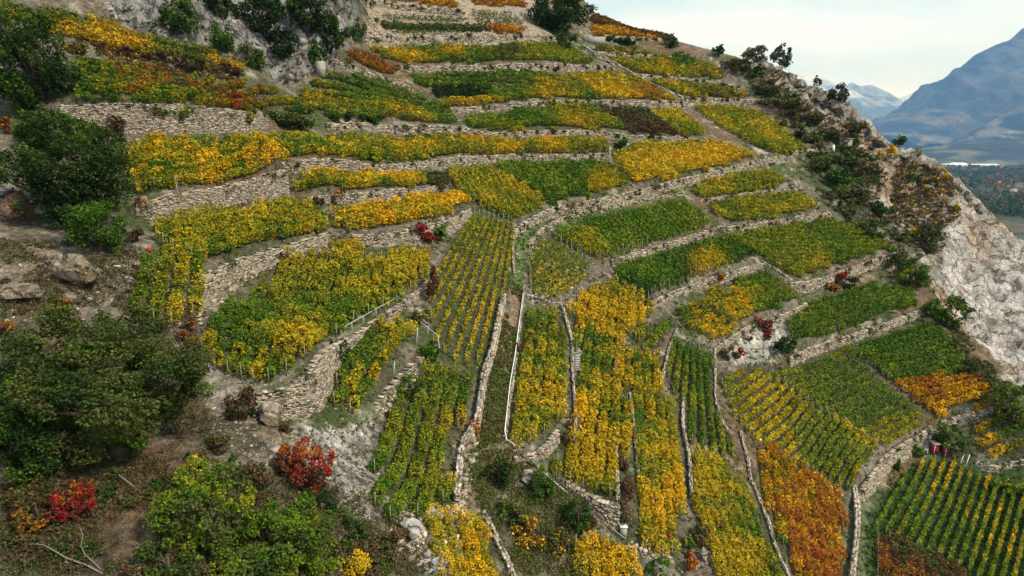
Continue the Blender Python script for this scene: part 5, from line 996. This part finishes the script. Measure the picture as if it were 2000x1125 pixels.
# ---------------------------------------------------------------- valley, far mountains, haze
VZ = -104.0
def heightsheet(name, xs, ys, fn, colfn, mat, smooth=True):
    X, Y = np.meshgrid(xs, ys, indexing='ij'); Zs = fn(X, Y); n, m = X.shape; ix = np.arange(n*m).reshape(n, m)
    Fc = np.stack([ix[:-1, :-1], ix[1:, :-1], ix[1:, 1:], ix[:-1, 1:]], -1).reshape(-1, 4)
    o = mesh(name, np.stack([X, Y, Zs], -1).reshape(-1, 3), Fc, mat, col=colfn(X, Y, Zs).reshape(-1, 3), smooth=smooth); tag(o, kind='structure'); return o
xs = np.concatenate([np.linspace(-6000, 150, 30), np.linspace(170, 3500, 110), np.linspace(3560, 14000, 50)]); ys = np.concatenate([np.linspace(-2500, 150, 14), np.linspace(170, 2500, 90), np.linspace(2560, 24000, 70)])
def vcol(X, Y, Zs):
    a = fbm(X/420, Y/260, 3); b = fbm(X/90+50, Y/60, 3); c = np.empty(X.shape+(3,)); c[:] = (.04, .055, .028)
    c = blendc(c, (.13, .12, .06), (a > .52).astype(float)); c = blendc(c, (.04, .07, .025), (b > .58).astype(float)); c = blendc(c, (.22, .13, .05), (b < .34).astype(float)*.8); c = blendc(c, (.14, .13, .09), (a < .36).astype(float)*.7); return c
def vh(X, Y): return VZ+(fbm(X/500, Y/500, 2)-.5)*6+0*X
heightsheet('valley_floor', xs, ys, vh, vcol, M_far)
def crest(pts, y0):
    p = np.array(pts, float); W = ray(p[:, 0], p[:, 1]); W = W/W[:, 1:2]*y0; return W[:, 0], W[:, 2]
def mountain(name, pts, y0, front, back, colfn, rough=.12, n=220, m=90, seed=0, power=1.1):
    cx, cz = crest(pts, y0); xs = np.linspace(cx[0], cx[-1], n); ys = y0+np.linspace(-front, back, m)
    def fn(X, Y):
        t = (Y-y0); c = np.interp(X+(fbm(Y/900+seed, X/2500, 2)-.5)*front*.25*np.clip(-t/front, 0, 1), cx, cz)
        h = c-VZ; f = np.where(t < 0, np.clip(1+t/front, 0, 1)**power, np.clip(1-t/back, 0, 1)); k = np.clip(1-f, 0, 1)
        rel = (ridged((X+Y*.35)/(front*.055)+seed, Y/(front*.30), 4)-.62)*rough*.55*h*np.minimum(1, k*4+.12)+(ridged((X+Y*.2)/(front*.16)+seed, Y/(front*.55), 5)-.62)*rough*h*np.minimum(1, k*4+.12)+(fbm(X/(front*.05)+seed, Y/(front*.05), 4)-.5)*rough*.7*h*np.minimum(1, k*3+.1)
        return VZ-6+h*f+rel*np.where(f > 0, 1, 0)
    return heightsheet(name, xs, ys, fn, colfn, M_far)
def mcol(X, Y, Zs):
    c = np.empty(X.shape+(3,)); c[:] = (.012, .03, .045); a = fbm(X/420, Y/420, 4); b = ridged(X/260+Zs/200, Y/700, 4)
    c = blendc(c, (.06, .07, .07), np.clip((a-.5)*8, 0, 1)*.8); low = np.clip(1-(Zs-VZ)/650, 0, 1)
    c = blendc(c, (.20, .18, .15), np.clip((b-.66)*9, 0, 1)*np.clip(low+.3, 0, 1)); return c
def mcol2(X, Y, Zs):
    c = np.empty(X.shape+(3,)); c[:] = (.07, .085, .085); h = (Zs-VZ)/max(1, float(Zs.max()-VZ)); n = ridged(X/900, Y/900, 4)
    return blendc(c, (.62, .64, .66), np.clip((h-.62)*4+(n-.6)*2.5, 0, 1)*.75)
def mcol3(X, Y, Zs):
    c = np.empty(X.shape+(3,)); c[:] = (.022, .038, .026); a = fbm(X/300+7, Y/220, 4); return blendc(c, (.16, .16, .085), np.clip((a-.56)*9, 0, 1)*.8)
mountain('mountain', [(1690,262),(1712,250),(1735,235),(1760,218),(1800,205),(1822,190),(1850,160),(1858,142),(1890,120),(1910,100),(1950,82),(1985,68),(2000,52),(2060,10),(2150,-50),(2300,-110),(2600,-160)], 9000, 3300, 3000, mcol, .26, seed=3, n=380, m=120)
mountain('foothill', [(1800,305),(1850,285),(1880,272),(1920,245),(1960,222),(2000,203),(2060,180),(2150,165),(2300,160)], 6600, 1300, 900, mcol, .12, seed=9, n=140, m=60)
mountain('foothill', [(1690,304),(1740,296),(1800,288),(1860,280),(1930,276),(2000,268),(2100,262),(2300,250)], 5400, 900, 700, mcol3, .14, seed=12, n=140, m=60)
mountain('far_mountains', [(1440,150),(1500,138),(1560,143),(1570,148),(1592,152),(1605,150),(1625,158),(1650,168),(1662,160),(1674,168),(1700,164),(1712,168),(1740,185),(1758,196),(1790,205),(1820,208),(1860,215)], 17000, 5200, 3000, mcol2, .12, seed=5)
mountain('farthest_mountains', [(1720,205),(1755,192),(1775,182),(1795,176),(1810,180),(1832,182),(1860,176),(1900,180)], 25000, 3000, 3000, mcol2, .15, seed=6, n=120, m=60)
# valley things: buildings, trees and woods, the road
def farbox(nm, u, d, wd, dp, h, lab, cat, roofc, wallc=(.62, .62, .6)):
    p = ray(u, 300); p = p/p[1]*d; z = VZ+1; root = empty(nm, (float(p[0]), float(p[1]), z)); tag(root, lab, cat)
    v, f = boxes(np.zeros((1, 3)), np.array([[wd/2, 0, 0]]), np.array([[0, dp/2, 0]]), np.array([[0, 0, h/2]])); o = mesh('wall', v, f, M_attr, col=np.array(wallc)*np.ones((8, 1))); o.parent = root; o.location = (0, 0, h/2)
    v = np.array([(-wd/2-.4, -dp/2-.4, 0), (wd/2+.4, -dp/2-.4, 0), (wd/2+.4, dp/2+.4, 0), (-wd/2-.4, dp/2+.4, 0), (-wd/2, 0, h*.32), (wd/2, 0, h*.32)]); f = np.array([[0, 1, 5, 4], [2, 3, 4, 5], [3, 0, 4, 4], [1, 2, 5, 5], [0, 3, 2, 1]])
    f4 = np.array([[0, 1, 5, 4], [2, 3, 4, 5], [0, 3, 2, 1]]); o = mesh('roof', v, f4, M_attr, col=np.array(roofc)*np.ones((6, 1))); o.parent = root; o.location = (0, 0, h)
    if h > 5:
        k = max(2, int(wd/6)); k = min(k, 8)
        for i in range(k):
            o = prism('window', (-wd/2+(i+.5)*wd/k, -dp/2-.03, h*.55), (wd/k*.45, .06, h*.25), M_dark, root)
for (u, d, wd, h, lab) in [(1852,4300,210,12,'long white industrial hall in the valley, leftmost'),(1888,4200,260,12,'longest white industrial hall in the valley'),(1925,4350,150,10,'white industrial hall in the valley, rightmost'),(1872,4500,90,14,'small white hall behind the long halls')]:
    farbox('industrial_hall', u, d, wd, 60, h, lab, 'hall', (.72, .73, .74), (.7, .7, .7))
r_ = np.random.default_rng(4)
for k, (u, d) in enumerate([(1950,640),(1962,660),(1972,632),(1940,690),(1985,655),(1905,1150),(1930,1500),(1975,1900),(1960,2100),(1990,1700)]):
    farbox('village_house', u, d, 12, 9, 6.5, ['pale valley house with a red roof, '+q for q in ('left of the near group','middle of the near group','in front in the near group','behind the near group','right of the near group','alone by the orange trees','beyond the orange trees','far out in the fields, left','far out in the fields, middle','far out in the fields, right')][k], 'house', (.28, .12, .08), (.6, .57, .5))
def valleytree(u, d, h, mix, lab, seed, nm='valley_tree'):
    p = ray(u, 300); p = p/p[1]*d; g = np.array([p[0], p[1], VZ+0.0]); root = empty(nm, tuple(map(float, g))); tag(root, lab, 'tree', 'trees on the valley floor')
    V, Fc, cc, bc = foliage_cloud(g+[0, 0, h*.58], np.array([h*.42, h*.42, h*.5]), mix, d, seed, 7, 1.3, .5, 1.6); at_parent(mesh('crown', V, Fc, M_needle, col=cc), root)
    v, f = tube([g-[0, 0, 2], g+[0, 0, h*.5]], [h*.04, h*.02], 5); at_parent(mesh('trunk', v, f, M_bark), root)
k = 0
for (u, d, h, mix, lab) in [(1905,860,26,'r3h3o1','large russet tree on the valley floor'),(1928,880,24,'r2h4o1','second russet tree beside the large one'),(1936,700,15,'o5k2','glowing orange tree among the near houses'),(1955,720,13,'o4k3','smaller orange tree among the near houses'),(1975,600,20,'d4g4','dark tall tree before the near houses'),(1950,590,18,'d3g4v2','dark green tree below the glowing orange tree'),(1990,585,22,'d5g3','blackish tree at the right edge of the valley'),(1930,600,14,'m3k3','yellow green tree at the cliff edge'),(1962,560,18,'d4g4','dark round tree in the lower valley wood'),(1995,540,16,'g4b2','brownish dark tree low at the right edge'),(1915,760,14,'o3v3','orange brown tree below the russet trees'),(1985,760,15,'r3o3','rust tree right of the near houses')]:
    valleytree(u, d, h, mix, lab, 300+k); k += 1
def woods(lab, ul, ur, d0, d1, n, mix, h, seed):
    r = np.random.default_rng(seed); q = r.uniform(size=(n, 2)); d = d0+(d1-d0)*q[:, 1]; u = ul+(ur-ul)*q[:, 0]; W = ray(u, 300+0*u); W = W/W[:, 1:2]*d[:, None]; W[:, 2] = VZ
    K = 34; hh = np.repeat(h*r.uniform(.6, 1.2, n), K); D = np.repeat(d, K); P = np.repeat(W, K, 0); v = r.normal(size=P.shape); v /= np.linalg.norm(v, axis=1)[:, None]; P = P+v*np.stack([hh*.42, hh*.42, hh*.5], -1)+np.stack([0*hh, 0*hh, hh*.5], -1)
    c = pick(mix, np.clip(np.repeat(r.random(n), K)+r.normal(0, .05, n*K), 0, .999))*r.uniform(.7, 1.3, (n*K, 1)); V, Fc = leaftris(P, np.maximum(3.2, 2.0*D/682), .6, r)
    tag(mesh('woods', V, Fc, M_needle, col=np.repeat(c, 3, 0)), lab, 'woods', kind='stuff')
woods('dark woods on the near valley floor', 1890, 2120, 480, 600, 260, 'd4g4v2', 15, 1)
woods('mixed dark green and brown woods across the valley', 1840, 2200, 1000, 1500, 500, 'd3g4v3r1', 17, 2)
woods('patchy woods and orchards farther out in the valley', 1780, 2300, 1700, 3900, 800, 'g4v4h2r1', 18, 3)
# haze: one box of air round everything
HX0, HX1, HY0, HY1, HZ0, HZ1 = -7000, 32000, -3000, 29000, -115, 5200
V, Fc = boxes(np.array([[(HX0+HX1)/2, (HY0+HY1)/2, (HZ0+HZ1)/2]]), np.array([[(HX1-HX0)/2, 0, 0]]), np.array([[0, (HY1-HY0)/2, 0]]), np.array([[0, 0, (HZ1-HZ0)/2]]))
m, n, l = newmat('air'); o_ = n.new('ShaderNodeOutputMaterial'); pv = n.new('ShaderNodeVolumePrincipled')
pv.inputs['Color'].default_value = (.22, .48, 1.0, 1); pv.inputs['Absorption Color'].default_value = (1, 1, 1, 1); pv.inputs['Density'].default_value = 6.0e-5; pv.inputs['Anisotropy'].default_value = .2; l.new(pv.outputs[0], o_.inputs['Volume'])
hz_o = mesh('haze', V, Fc, m); tag(hz_o, 'blue autumn haze filling the valley and veiling the mountains', 'haze', kind='stuff')
tris = sum(len(o.data.polygons)*2 for o in bpy.data.objects if o.type == 'MESH'); print('long', [P_[0] for P_ in PLOTS if P_[5].get('ind') and len(P_[0].split()) > 12]); print('approx tris', tris, 'objects', len(bpy.data.objects))
